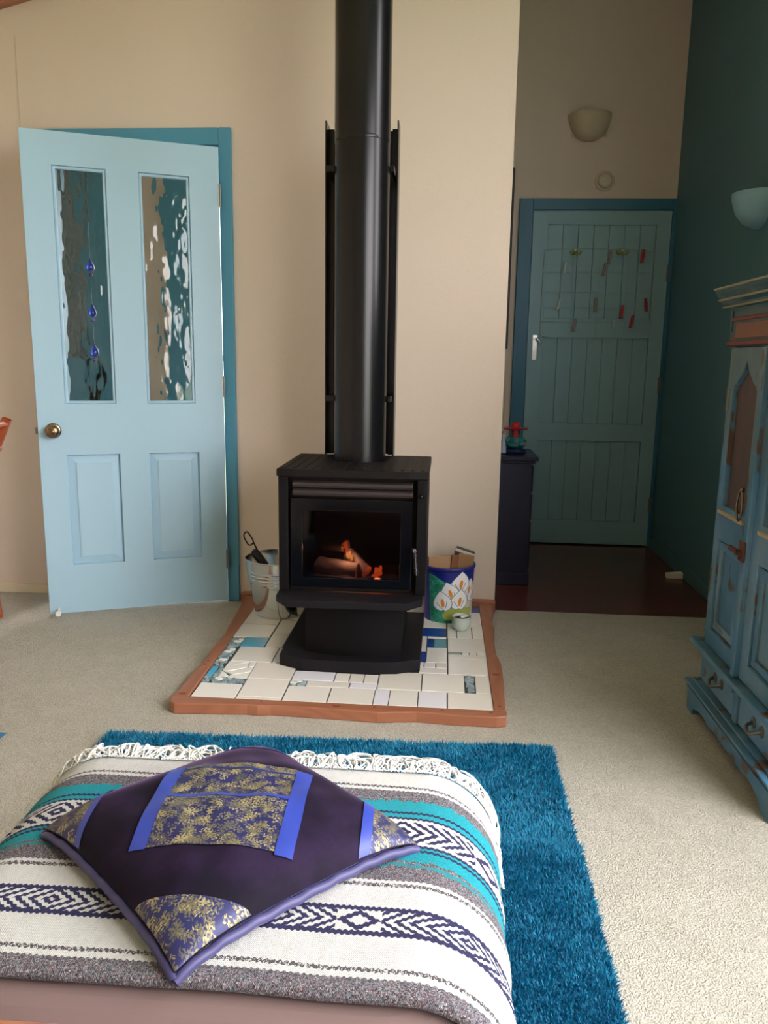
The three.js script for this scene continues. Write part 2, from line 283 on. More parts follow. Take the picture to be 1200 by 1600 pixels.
// wire rack of pegs hung on the hallway door
{
  const z = -4.852, wire = std('#a9bdb8', 0.5);
  const o = thing('wire_rack', 'thin pale wire grid rack hung on the planked hallway door', 'rack', [0.87, 1.26, z]);
  obj('rack_frame', tube([[0.552, 1.74, z], [1.178, 1.74, z], [1.182, 1.735, z], [1.182, 1.262, z], [1.178, 1.257, z], [0.556, 1.257, z], [0.552, 1.262, z], [0.552, 1.735, z]], 0.0022, 120, 6, true), wire, o);
  for (const y of [1.62, 1.51, 1.42, 1.34]) obj('cross_wire', rod([0.552, y, z], [1.182, y, z], 0.0016, 0.0016, 6), wire, o);
  for (const x of [0.72, 0.87, 1.03]) obj('upright_wire', rod([x, 1.257, z], [x, 1.74, z], 0.0013, 0.0013, 6), wire, o);
  for (const x of [0.728, 0.991]) obj('hanging_loop', rod([x, 1.74, z], [x, 1.74, z - 0.009], 0.002, 0.002, 6), wire, o);
  const hookMat = std('#98a04e', 0.4);
  [['green and cream double hook left of the other, at the rack top', 0.726], ['green and cream double hook beside the topmost red peg', 0.991]].forEach(([l, x]) => {
    const t = thing('double_hook', l, 'hook', [x, 1.73, z + 0.004], 'double hooks on the wire rack');
    obj('prong', tube([[x, 1.732, z + 0.006], [x - 0.012, 1.72, z + 0.014], [x - 0.024, 1.722, z + 0.018], [x - 0.031, 1.735, z + 0.016]], 0.006, 20), hookMat, t);
    obj('prong', tube([[x, 1.732, z + 0.006], [x + 0.012, 1.72, z + 0.014], [x + 0.024, 1.722, z + 0.018], [x + 0.031, 1.735, z + 0.016]], 0.006, 20), hookMat, t);
    obj('hook_plate', lathe([[0, 0.012], [0.008, 0.01], [0.011, 0.004], [0.011, 0], [0, 0]], 20).rotateX(Math.PI / 2).translate(x, 1.742, z + 0.003), std('#d8cfae', 0.4), t);
  });
  const red = std('#b3242e', 0.4), grey = std('#8a7f78', 0.5), pale = std('#b7c4bc', 0.5), spring = M.steel;
  const pegs = [
    ['red clothes peg high on the right, beside a double hook', 1.108, 1.71, 0.10, red, 1], ['red clothes peg at the rack edge, level with the lower pegs', 1.147, 1.44, -0.12, red, 1],
    ['red clothes peg left of the other low red pegs', 1.012, 1.40, 0.1, red, 1], ['red clothes peg lowest on the wire rack', 1.072, 1.345, 0.16, red, 1],
    ['brown grey peg just left of the right hook, upper of two', 0.925, 1.703, 0.18, grey, 1], ['brown grey peg just below another brown grey one', 0.897, 1.636, 0.15, grey, 0.95],
    ['brown grey peg alone in the middle of the rack', 0.861, 1.437, 0.02, grey, 1.1], ['brown grey peg clipped low, above the second panel', 0.743, 1.318, 0.16, grey, 1],
    ['pale peg high on the rack below the left hook', 0.673, 1.645, 0.08, pale, 0.9], ['pale peg low near the left side of the rack', 0.648, 1.44, 0.2, pale, 0.9], ['pale peg low in the rack, left of the lowest red peg', 0.967, 1.33, 0.05, pale, 0.7]];
  for (const [l, x, y, tilt, m, s] of pegs) {
    const t = thing('clothes_peg', l, 'clothes peg', [x, y, z + 0.006], 'clothes pegs on the wire rack', 0); t.rotation.z = -tilt; t.scale.setScalar(s);
    for (const k of [0, 1]) obj('peg_jaw', ex(shape([[-0.008, -0.037], [0.008, -0.037], [0.0085, 0.01], [0.006, 0.037], [-0.006, 0.037], [-0.0085, 0.01]]), 0.006, 0.0012).translate(0, 0, -0.008 + k * 0.0085), m, t);
    obj('spring', rod([-0.01, 0.006, -0.0005], [0.01, 0.006, -0.0005], 0.0032, 0.0032, 8), spring, t);
  }
}
// wall lamps: half bowls of plaster, unlit
{
  const bowl = () => [[0.0, -0.14], [0.03, -0.138], [0.07, -0.118], [0.1, -0.08], [0.117, -0.03], [0.12, 0.0], [0.113, 0.0], [0.108, -0.03], [0.09, -0.075], [0.06, -0.11], [0.0, -0.13]];
  const a = thing('wall_lamp', 'half bowl plaster wall lamp above the hallway door, unlit', 'wall lamp', [0.768, 2.34, -4.88]);
  obj('lamp_shade', lathe(bowl(), 30, -Math.PI / 2, Math.PI).translate(0.768, 2.473, -4.878), std('#d3c2a4', 0.6), a);
  obj('back_plate', bb(0.67, 0.866, 2.36, 2.47, -4.88, -4.874, 0.002), std('#d3c2a4', 0.6), a);
  const b = thing('wall_lamp', 'half bowl wall lamp on the teal wall above the wardrobe, unlit', 'wall lamp', [XR, 1.66, -3.56]);
  obj('lamp_shade', lathe(bowl(), 30, Math.PI, Math.PI).translate(XR - 0.002, 1.80, -3.56), std('#8fb9c4', 0.55), b);
  obj('back_plate', bb(XR - 0.006, XR, 1.69, 1.798, -3.66, -3.46, 0.002), std('#8fb9c4', 0.55), b);
  const s = thing('smoke_alarm', 'round smoke alarm on the cream wall over the hallway door', 'smoke alarm', [0.872, 2.124, -4.88]);
  obj('base', lathe([[0, 0.012], [0.052, 0.012], [0.055, 0.008], [0.055, 0], [0, 0]], 36).rotateX(Math.PI / 2).translate(0.872, 2.124, -4.88), std('#cdbfa4', 0.5), s);
  obj('cover', lathe([[0, 0.04], [0.026, 0.038], [0.036, 0.032], [0.041, 0.02], [0.042, 0.012], [0, 0.012]], 36).rotateX(Math.PI / 2).translate(0.872, 2.124, -4.88), std('#d3c6ac', 0.45), s);
  obj('test_button', lathe([[0, 0.044], [0.006, 0.043], [0.008, 0.038], [0, 0.038]], 16).rotateX(Math.PI / 2).translate(0.862, 2.128, -4.88), M.white, s);
}
// shallow dark cabinet on the hallway's left wall: only its edge shows past the corner
{
  const o = thing('wall_cabinet', 'dark edge of a shallow wall cabinet peeking past the hallway corner', 'wall cabinet', [0.25, 1.17, -4.65]);
  obj('carcass', bb(0.25, 0.325, 1.17, 2.12, -4.8, -4.5, 0.003), std('#2a1c18', 0.5), o);
  obj('door', bb(0.325, 0.337, 1.175, 2.115, -4.797, -4.503, 0.003), std('#2a1c18', 0.5), o);
}
// hallway cabinet and what stands on it
{
  const m = std('#101334', 0.4), o = thing('cabinet', 'narrow dark navy cabinet against the hallway wall', 'cabinet', [0.352, 0, -4.075]);
  obj('carcass', [bb(0.256, 0.438, 0.05, 0.63, -4.25, -3.905, 0.003)], m, o);
  obj('top', [bb(0.252, 0.464, 0.63, 0.65, -4.265, -3.882, 0.004), bb(0.254, 0.45, 0.615, 0.63, -4.255, -3.895, 0.004)], m, o);
  obj('plinth', bb(0.256, 0.446, 0, 0.06, -4.25, -3.9, 0.004), m, o);
  for (const [a, b] of [[0.47, 0.6], [0.33, 0.46], [0.08, 0.32]]) { const f = obj(b - a < 0.2 ? 'drawer' : 'door', bb(0.438, 0.446, a, b, -4.235, -3.92, 0.003), m, o); obj('knob', lathe([[0, 0.016], [0.007, 0.014], [0.008, 0.008], [0.004, 0.003], [0.004, 0], [0, 0]], 16).rotateZ(-Math.PI / 2).translate(0.446, (a + b) / 2, -4.07), M.brass, f); }
  // little figurine in a red hat
  const fx = 0.362, fz = -4.06, fy = 0.65, f = thing('figurine', 'small teal figurine with a wide red hat on the navy cabinet', 'figurine', [fx, fy, fz]);
  const tm = std('#1f6a70', 0.35), rm = std('#b0202c', 0.35);
  obj('base', lathe([[0, 0.022], [0.045, 0.022], [0.052, 0.016], [0.054, 0], [0, 0]], 28).translate(fx, fy, fz), std('#28305e', 0.4), f);
  obj('body', [lathe([[0, 0.022], [0.04, 0.022], [0.047, 0.035], [0.044, 0.055], [0.032, 0.075], [0.022, 0.088], [0, 0.092]], 28).translate(fx, fy, fz), tube([[fx - 0.03, fy + 0.075, fz + 0.01], [fx - 0.043, fy + 0.055, fz + 0.022], [fx - 0.02, fy + 0.042, fz + 0.046], [fx + 0.012, fy + 0.042, fz + 0.046]], 0.011, 20), tube([[fx + 0.03, fy + 0.075, fz + 0.01], [fx + 0.045, fy + 0.058, fz + 0.022], [fx + 0.035, fy + 0.045, fz + 0.044], [fx + 0.01, fy + 0.05, fz + 0.05]], 0.011, 20)], tm, f);
  obj('head', new THREE.SphereGeometry(0.022, 20, 14).translate(fx, fy + 0.106, fz + 0.004), std('#5a3b34', 0.5), f);
  obj('hat', [lathe([[0, 0.158], [0.012, 0.156], [0.02, 0.146], [0.024, 0.128], [0.05, 0.122], [0.062, 0.126], [0.06, 0.119], [0.022, 0.116], [0, 0.116]], 28).translate(fx, fy, fz)], rm, f);
  obj('scarf', [ex(shape([[-0.013, 0.12], [0.013, 0.12], [0.012, 0.075], [0, 0.066], [-0.012, 0.075]]), 0.006, 0.002).translate(fx, fy, fz + 0.022)], rm, f);
  obj('held_cup', lathe([[0, 0], [0.008, 0.001], [0.011, 0.016], [0.009, 0.016], [0, 0.004]], 16).translate(fx + 0.04, fy + 0.042, fz + 0.045), std('#c9bda0', 0.4), f);
  const bm = phys({ color: '#a8b4c6', roughness: 0.12, metalness: 0.3 });
  const b = thing('perfume_bottle', 'small pale glass bottle at the corner on the navy cabinet', 'bottle', [0.298, 0.65, -4.0]);
  obj('glass_body', lathe([[0, 0.002], [0.016, 0.002], [0.018, 0.01], [0.014, 0.05], [0.007, 0.075], [0.006, 0.1], [0, 0.1]], 20).translate(0.298, 0.65, -4.0), bm, b);
  obj('stopper', new THREE.SphereGeometry(0.008, 12, 8).translate(0.298, 0.756, -4.0), M.chrome, b);
  tag(obj('door_wedge', ex(shape([[1.19, 0], [1.27, 0], [1.27, 0.03], [1.19, 0.022]]), 0.045, 0.003).translate(0, 0, -4.17), std('#d8d2c4', 0.6)), 'small white block on the dark floor by the teal wall', 'door wedge');
}

// ---------------------------------------------------------------- hearth
{
  const o = thing('hearth', 'raised hearth of mixed white and blue tiles edged in live-edge pine', 'hearth', [-0.31, 0, -2.9]);
  const Y = 0.032;
  obj('grout_bed', bb(-0.815, 0.2, 0, Y - 0.0055, -3.45, -2.325), M.grout, o);
  const outL = [[-0.844, -2.33], [-0.838, -2.371], [-0.838, -2.543], [-0.834, -2.578], [-0.83, -2.614], [-0.837, -2.739], [-0.836, -2.921], [-0.851, -3.085], [-0.866, -3.266], [-0.872, -3.33], [-0.878, -3.43]];
  obj('timber_edge', uvBox(plan([[-0.792, -2.33], ...outL, [-0.803, -3.43]], 0, 0.037, 0.004)), M.pine, o);
  const outR = [[0.218, -2.33], [0.222, -2.465], [0.228, -2.591], [0.231, -2.729], [0.222, -2.79], [0.216, -2.847], [0.22, -3.0], [0.229, -3.11], [0.228, -3.13], [0.223, -3.158], [0.225, -3.236], [0.246, -3.43]];
  obj('timber_edge', uvBox(plan([[0.181, -2.33], ...outR, [0.178, -3.43]], 0, 0.037, 0.004)), M.pine, o);
  const outF = [[-0.846, -2.318], [-0.838, -2.288], [-0.817, -2.273], [-0.701, -2.28], [-0.59, -2.29], [-0.556, -2.285], [-0.515, -2.293], [-0.283, -2.283], [-0.178, -2.277], [-0.059, -2.294], [0.051, -2.284], [0.187, -2.283], [0.216, -2.292], [0.22, -2.325]];
  obj('timber_edge', uvBox(plan([[-0.846, -2.331], ...outF, [0.22, -2.331]], 0, 0.037, 0.004), true), M.pine, o);
  obj('timber_upstand', [uvBox(bb(-0.902, -0.838, 0, 0.047, Z0 + 0.001, -3.431, 0.004), true)], M.pine, o);
  obj('timber_upstand', [uvBox(bb(0.13, 0.252, 0, 0.05, Z0 + 0.001, -3.431, 0.004), true)], M.pine, o);
  for (const [x, z, r] of [[-0.815, -2.345, 0.008], [-0.818, -2.6, 0.005], [-0.815, -2.63, 0.003], [-0.822, -2.9, 0.004], [-0.55, -2.315, 0.004], [-0.31, -2.305, 0.009], [-0.19, -2.312, 0.004], [0.02, -2.31, 0.004], [0.2, -2.36, 0.004], [0.205, -2.62, 0.009], [0.17, -2.31, 0.004]])
    obj('knot', new THREE.CylinderGeometry(r, r, 0.001, 14).scale(1.5, 1, 1).translate(x, 0.0375, z), M.knot, o);
  // tiles: kind x0 x1 z0 z1
  const rows = `w -.805 -.656 -3.43 -3.225|w -.805 -.656 -3.22 -3.064|w -.803 -.656 -3.06 -2.908|w -.652 -.585 -3.43 -3.14|w -.650 -.585 -3.13 -2.963|w -.650 -.585 -2.959 -2.808|b -.748 -.654 -2.902 -2.808
w -.741 -.594 -2.802 -2.657|l -.590 -.545 -2.802 -2.657|w -.642 -.495 -2.651 -2.51|w -.640 -.495 -2.505 -2.36|w -.640 -.495 -2.355 -2.34|w -.786 -.645 -2.452 -2.337|b -.790 -.768 -2.598 -2.505
l -.491 -.350 -2.588 -2.514|w -.434 -.292 -2.508 -2.464|w -.490 -.349 -2.459 -2.342|w -.345 -.202 -2.460 -2.342|w -.346 -.298 -2.583 -2.513|w -.295 -.249 -2.583 -2.513|w -.246 -.200 -2.583 -2.513|l -.288 -.199 -2.508 -2.465
w -.196 -.052 -2.616 -2.468|w -.048 .093 -2.616 -2.468|w .131 .180 -2.612 -2.466|l -.199 -.153 -2.46 -2.342|w -.150 -.060 -2.46 -2.342|l -.057 .034 -2.462 -2.342|w .038 .180 -2.462 -2.342|w .040 .180 -2.768 -2.62
w .040 .180 -2.81 -2.772|g .040 .089 -2.837 -2.815|w .092 .117 -2.837 -2.815|w .120 .145 -2.837 -2.815|w .148 .180 -2.837 -2.815|w .039 .180 -2.988 -2.842|w .038 .073 -3.15 -2.992|w .076 .134 -3.15 -2.992|w .137 .180 -3.13 -2.992
w .132 .180 -3.158 -3.134|w .132 .178 -3.318 -3.163|n .132 .178 -3.387 -3.322|w -.062 .033 -3.184 -3.102|n -.062 .033 -3.098 -3.0|w -.040 .033 -2.995 -2.978|w -.062 -.043 -2.996 -2.83|n -.040 -.017 -2.974 -2.877|t -.014 .033 -2.974 -2.877
w -.039 .035 -2.872 -2.722|n -.062 -.042 -2.826 -2.722|w -.062 -.048 -2.718 -2.672|w -.045 -.006 -2.718 -2.672|w -.003 .036 -2.718 -2.672|w -.062 .036 -2.667 -2.621|w -.580 -.475 -3.43 -3.19|w -.470 -.32 -3.43 -3.19|w -.315 -.15 -3.43 -3.19
w -.145 -.066 -3.43 -3.256|w -.145 -.066 -3.252 -3.188|w -.062 .033 -3.43 -3.188|w .037 .128 -3.43 -3.155`;
  let i = 0;
  for (const row of rows.split(/[|\n]/)) {
    const [k, ...n] = row.trim().split(' '), [x0, x1, z0, z1] = n.map(Number);
    const m = k === 'w' ? M.tile[i++ % 4] : { l: M.tileLav, b: M.tileBlue, n: M.tileNavy, t: M.tileTeal, g: M.tileGrey }[k];
    const t = obj('tile', bb(x0, x1, Y - 0.006, Y + rr(-0.0004, 0.0006), z0, z1, 0.0014), m, o);
  }
  // broken tile: five shards of one white square
  const sh = [[[-0.743, -2.651], [-0.672, -2.651], [-0.735, -2.6], [-0.744, -2.607]], [[-0.667, -2.651], [-0.645, -2.651], [-0.645, -2.612], [-0.661, -2.602], [-0.668, -2.62]], [[-0.744, -2.6], [-0.672, -2.643], [-0.667, -2.603], [-0.731, -2.556], [-0.744, -2.566]], [[-0.727, -2.551], [-0.664, -2.597], [-0.645, -2.606], [-0.645, -2.562], [-0.7, -2.531]], [[-0.745, -2.558], [-0.733, -2.549], [-0.713, -2.522], [-0.72, -2.509], [-0.745, -2.509]], [[-0.706, -2.523], [-0.645, -2.556], [-0.645, -2.509], [-0.712, -2.509]]];
  for (const s of sh) obj('tile_shard', plan(s, Y - 0.006, Y + 0.0004, 0.0016), M.white, o);
  // loose glass chips set in the grout: left strip, under the broken tile, and small inserts
  const chips = [[], [], [], []], place = (x0, x1, z0, z1, n) => { for (let k = 0; k < n; k++) { const c = [], m = 5 + (rnd() * 3 | 0), r = rr(0.004, 0.011), x = rr(x0 + r * 0.6, x1 - r * 0.6), z = rr(z0 + r * 0.6, z1 - r * 0.6); for (let q = 0; q < m; q++) { const a = q / m * Math.PI * 2 + rr(-0.3, 0.3), R = r * rr(0.6, 1.1); c.push([x + Math.cos(a) * R, z - Math.sin(a) * R]); } chips[k % 4].push(plan(c.reverse(), Y - 0.007, Y + rr(-0.002, 0.002)).rotateX(0)); } };
  place(-0.795, -0.752, -2.9, -2.61, 130); place(-0.764, -0.749, -2.61, -2.5, 30); place(-0.79, -0.768, -2.505, -2.46, 10); place(-0.764, -0.645, -2.505, -2.456, 60); place(-0.49, -0.438, -2.508, -2.463, 26); place(0.096, 0.128, -2.612, -2.467, 50);
  chips.forEach((c, k) => { const m = obj('glass_chips', c, M.glassChip[k], o); m.userData.kind = 'stuff'; });
  for (const [x, z] of [[-0.77, -2.85], [-0.757, -2.87], [-0.762, -2.765], [-0.77, -2.74], [-0.735, -2.49], [-0.48, -2.485], [-0.465, -2.495], [-0.77, -2.66]]) { const c = []; for (let q = 0; q < 6; q++) { const a = -q / 6 * Math.PI * 2, R = rr(0.007, 0.014); c.push([x + Math.cos(a) * R * 1.3, z - Math.sin(a) * R]); } obj('tile_shard', plan(c.reverse(), Y - 0.006, Y + 0.003, 0.001), M.white, o); }
}

// ---------------------------------------------------------------- wood stove
const HY = 0.0325;
{
  const o = thing('wood_stove', 'black pedestal wood stove with a glass door and a low fire', 'stove', [-0.306, HY, -2.86]);
  obj('base_plate', plan([[-0.557, -3.165], [-0.557, -2.632], [-0.47, -2.592], [-0.4, -2.583], [-0.21, -2.583], [-0.14, -2.593], [-0.06, -2.632], [-0.06, -3.165]], HY, 0.076, 0.003), M.ironDusty, o);
  obj('pedestal', plan([[-0.472, -3.08], ...Array.from({ length: 25 }, (_, k) => [lerp(-0.472, -0.128, k / 24), -2.668 + 0.032 * (1 - (k / 12 - 1) ** 2)]), [-0.128, -3.08]], 0.076, 0.281, 0), M.iron, o);
  obj('ash_shelf', plan([[-0.566, -2.72], [-0.566, -2.672], [-0.563, -2.61], [-0.516, -2.551], [-0.107, -2.556], [-0.058, -2.615], [-0.055, -2.672], [-0.055, -2.72]], 0.273, 0.299, 0.003), M.ironDusty, o);
  obj('side_panel', bb(-0.562, -0.528, 0.299, 0.706, -3.1, -2.658, 0.003), M.iron, o);
  obj('side_panel', bb(-0.084, -0.05, 0.299, 0.706, -3.1, -2.658, 0.003), M.iron, o);
  obj('back_panel', bb(-0.528, -0.084, 0.281, 0.706, -3.1, -3.085), M.iron, o);
  const fb = obj('firebox', [bb(-0.528, -0.084, 0.281, 0.318, -3.085, -2.69), bb(-0.528, -0.084, 0.69, 0.706, -3.085, -2.69), bb(-0.528, -0.49, 0.318, 0.69, -3.085, -2.69), bb(-0.122, -0.084, 0.318, 0.69, -3.085, -2.69), bb(-0.49, -0.122, 0.62, 0.69, -3.085, -2.69), bb(-0.49, -0.122, 0.318, 0.62, -3.085, -3.0)], M.firebrick, o);
  const top = obj('top_plate', plan([[-0.566, -3.11], [-0.566, -2.652], [-0.5, -2.645], [-0.11, -2.645], [-0.046, -2.652], [-0.046, -3.11]], 0.706, 0.733, 0.003), M.ironTop, o);
  for (let k = 0; k < 15; k++) obj('rib', bb(-0.55 + k * 0.034, -0.538 + k * 0.034, 0.731, 0.7355, -3.09, -2.672, 0.002), M.ironTop, top);
  for (const y of [0.668, 0.64]) obj('louvre', ex(shape([[0, 0], [0.012, 0.002], [0.016, 0.01], [0.012, 0.018], [0, 0.024], [-0.008, 0.02], [-0.008, 0.004]]), 0.414, 0.002).rotateY(-Math.PI / 2).translate(-0.099, y, 0).translate(0, 0, -2.672), std('#322a2a', 0.5), o);
  const door = obj('stove_door', ex(shape(rect(-0.52, -0.098, 0.318, 0.632), [rect(-0.478, -0.14, 0.352, 0.59)]), 0.026, 0.003).translate(0, 0, -2.683), M.gloss, o);
  obj('door_glass', bb(-0.48, -0.138, 0.35, 0.592, -2.668, -2.664), M.fireGlass, door);
  obj('damper_knob', [rod([-0.068, 0.652, -2.665], [-0.068, 0.652, -2.635], 0.005), lathe([[0, 0.014], [0.006, 0.013], [0.009, 0.006], [0.008, 0], [0, 0]], 20).rotateX(Math.PI / 2).translate(-0.068, 0.652, -2.64)], M.gloss, o);
  const coil = []; for (let k = 0; k <= 120; k++) { const a = k / 120 * Math.PI * 2 * 10, t = k / 120; coil.push([-0.087 + t * 0.008 + Math.cos(a) * 0.0055, 0.462 - t * 0.075, -2.628 + Math.sin(a) * 0.0055 + t * 0.02]); }
  obj('door_handle', [rod([-0.095, 0.462, -2.66], [-0.087, 0.466, -2.626], 0.006), tube(coil, 0.0022, 300, 6), rod([-0.087, 0.467, -2.628], [-0.079, 0.385, -2.608], 0.003)], std('#57555a', 0.35, { metalness: 0.9 }), o);
  // fire: logs with glowing faces, on an ash bed
  const bark = std('#7a6050', 0.95), ash = std('#d0c2b4', 1);
  const log = (a, b, r, s) => { const g = rod(a, b, r, r * 0.85, 18).toNonIndexed(); const gg = new THREE.CylinderGeometry(r * 0.85, r, V(...a).distanceTo(V(...b)), 20, 14); const p = gg.attributes.position; for (let k = 0; k < p.count; k++) { const n = 1 + 0.45 * (fbm((Math.atan2(p.getZ(k), p.getX(k)) / 6.283 + 1) % 1, p.getY(k) + 0.5, 6, 10, 3, s) - 0.5); p.setX(k, p.getX(k) * n); p.setZ(k, p.getZ(k) * n); } gg.computeVertexNormals(); const A = V(...a), B = V(...b); gg.applyQuaternion(new THREE.Quaternion().setFromUnitVectors(V(0, 1, 0), B.clone().sub(A).normalize())); return gg.translate(...A.add(B).multiplyScalar(0.5).toArray()); };
  const glow = new THREE.MeshStandardMaterial({ color: '#3a0d04', emissive: new THREE.Color(1, 0.1, 0.015), emissiveIntensity: 0.35, roughness: 1 });
  const glowHot = new THREE.MeshStandardMaterial({ color: '#3a0d04', emissive: new THREE.Color(1, 0.33, 0.06), emissiveIntensity: 0.6, roughness: 1 });
  const ember = (x, y, z, r, m, p, s) => { const g = new THREE.IcosahedronGeometry(r, 3), q = g.attributes.position; for (let k = 0; k < q.count; k++) { const n = 1 + 1.3 * (vnoise(q.getX(k) * 230 + s, q.getY(k) * 230 + q.getZ(k) * 170 + s, 9999, 9999, s) - 0.5); q.setXYZ(k, q.getX(k) * n * 0.8, q.getY(k) * n * 1.1, q.getZ(k) * n); } g.computeVertexNormals(); return obj('glowing_ember', g.translate(x, y, z), m, p); };
  const l1 = thing('log', 'pale ashy log lying lowest at the left in the stove', 'log', [-0.37, 0.36, -2.8], 'logs burning in the stove');
  obj('bark', log([-0.445, 0.355, -2.82], [-0.29, 0.352, -2.76], 0.036, 3), ash, l1);
  const l2 = thing('log', 'charred upper log glowing orange along its broken end', 'log', [-0.36, 0.42, -2.83], 'logs burning in the stove');
  obj('bark', log([-0.43, 0.43, -2.86], [-0.345, 0.435, -2.8], 0.027, 5), bark, l2);
  ember(-0.345, 0.442, -2.785, 0.009, glow, l2, 5); ember(-0.337, 0.43, -2.78, 0.007, glow, l2, 6); ember(-0.338, 0.418, -2.778, 0.006, glow, l2, 16); ember(-0.328, 0.408, -2.772, 0.010, glowHot, l2, 7); ember(-0.319, 0.399, -2.765, 0.007, glowHot, l2, 8);
  const l3 = thing('log', 'grey split log leaning down to the right of the fire', 'log', [-0.3, 0.37, -2.8], 'logs burning in the stove');
  obj('bark', log([-0.335, 0.40, -2.82], [-0.262, 0.352, -2.755], 0.027, 9), ash, l3);
  const l4 = thing('coal_lump', 'small red glowing lump of coal at the right of the fire', 'coal', [-0.23, 0.345, -2.75]);
  ember(-0.222, 0.352, -2.75, 0.014, glow, l4, 12); ember(-0.214, 0.366, -2.752, 0.009, glow, l4, 14); ember(-0.232, 0.341, -2.748, 0.009, glow, l4, 15);
  const ab = grid((u, v) => { const x = lerp(-0.49, -0.122, u), z = lerp(-2.99, -2.70, v); return [x, 0.318 + 0.03 * fbm(u, v, 9, 9, 3, 4) * Math.min(1, 8 * Math.min(u, v, 1 - u, 1 - v) + 0.1), z]; }, 40, 30);
  const am = tag(obj('ash_bed', ab, std('#6a5a52', 1)), 'bed of grey ash on the stove floor under the logs', 'ash'); am.userData.kind = 'stuff';
  for (const [x, y, z, i, c] of [[-0.328, 0.42, -2.752, 0.009, 0xffa878], [-0.222, 0.372, -2.73, 0.003, 0xff7040]]) { const p = new THREE.PointLight(c, i); p.position.set(x, y, z); p.castShadow = true; p.shadow.radius = 0.5; scene.add(p); }
}
// flue pipe with its rear heat shield
{
  const o = thing('flue_pipe', 'tall matt black flue pipe rising from the stove to the ceiling', 'flue pipe', [-0.312, 0.733, -2.95]), x = -0.312, z = -2.95;
  obj('lower_section', new THREE.CylinderGeometry(0.0965, 0.0965, 1.11, 96, 1, true).translate(x, 0.7335 + 0.555, z), M.flue, o);
  obj('upper_section', lathe([[0.097, 1.843], [0.0985, 1.845], [0.0985, 1.853], [0.0975, 1.856], [0.0975, 2.965]], 96).translate(x, 0, z), M.flue, o);
  obj('screw', lathe([[0, 0.004], [0.003, 0.003], [0.004, 0], [0, 0]], 10).rotateX(Math.PI / 2).rotateY(0.65).translate(x + 0.0985 * Math.sin(0.65), 1.849, z + 0.0985 * Math.cos(0.65)), M.chrome, o);
  const s = obj('heat_shield', [bb(-0.458, -0.192, 0.737, 1.93, -3.128, -3.123), bb(-0.458, -0.453, 0.737, 1.945, -3.128, -3.04, 0.001), bb(-0.197, -0.192, 0.737, 1.945, -3.128, -3.04, 0.001), bb(-0.453, -0.432, 0.737, 1.93, -3.1, -3.096), bb(-0.218, -0.197, 0.737, 1.93, -3.1, -3.096)], M.flue, o);
  for (const y of [0.95, 1.75]) obj('bracket', [bb(-0.44, -0.41, y, y + 0.02, -3.12, -2.94), bb(-0.21, -0.2, y, y + 0.02, -3.12, -2.94)], M.flue, s);
}
// ---------------------------------------------------------------- bucket and tools
{
  const x = -0.683, z = -3.225, o = thing('metal_bucket', 'shiny galvanised metal bucket on the hearth left of the stove', 'bucket', [x, HY, z]);
  const H = 0.243, r = (t) => lerp(0.1, 0.139, t), prof = [[0, 0.004], [0.096, 0.004], [0.099, 0], [0.101, 0.002]];
  for (let k = 1; k <= 60; k++) { const t = k / 60; let b = 0; for (const c of [0.61, 0.665, 0.735, 0.79]) b += 0.0025 * Math.exp(-(((t - c) / 0.012) ** 2)); prof.push([r(t) + b, t * H]); }
  prof.push([0.141, H + 0.001], [0.1415, H + 0.003], [0.139, H + 0.004], [0.137, H], [r(0.5) - 0.002, H * 0.5], [0.098, 0.007], [0, 0.007]);
  obj('pail', lathe(prof, 72).translate(x, HY, z), M.galv, o);
  obj('seam', tube([0, 0.25, 0.5, 0.75, 1].map((t) => { const a = 0.35, R = r(t) + 0.001; return [x + Math.sin(a) * R, HY + t * H, z + Math.cos(a) * R]; }), 0.0015, 20, 6), M.galv, o);
  const p = thing('fire_poker', 'black wire poker with an open loop handle standing in the bucket', 'poker', [-0.68, 0.06, -3.2]);
  const zz = -3.215;
  obj('shaft', rod([-0.788, 0.34, zz], [-0.642, 0.055, zz + 0.03], 0.0035), M.blackWire, p);
  obj('loop_handle', tube([[-0.788, 0.34, zz], [-0.806, 0.372, zz - 0.004], [-0.816, 0.382, zz - 0.004], [-0.825, 0.377, zz - 0.004], [-0.829, 0.366, zz - 0.004], [-0.826, 0.354, zz - 0.004], [-0.809, 0.327, zz - 0.002], [-0.803, 0.325, zz - 0.002], [-0.797, 0.328, zz]], 0.0032, 90, 8, true), M.blackWire, p);
  const s = thing('hearth_brush', 'black rounded handle of a hearth brush resting in the bucket', 'brush', [-0.72, 0.06, -3.2]);
  obj('handle', tube([[-0.785, 0.285, -3.24], [-0.765, 0.265, -3.232], [-0.73, 0.22, -3.222], [-0.705, 0.17, -3.215]], 0.019, 30, 14), M.blackWire, s);
  obj('handle_end', new THREE.SphereGeometry(0.019, 16, 12).translate(-0.785, 0.285, -3.24), M.blackWire, s);
  obj('bristle_head', [bb(-0.725, -0.665, 0.06, 0.175, -3.235, -3.2, 0.01)], std('#221c1a', 0.9), s);
}
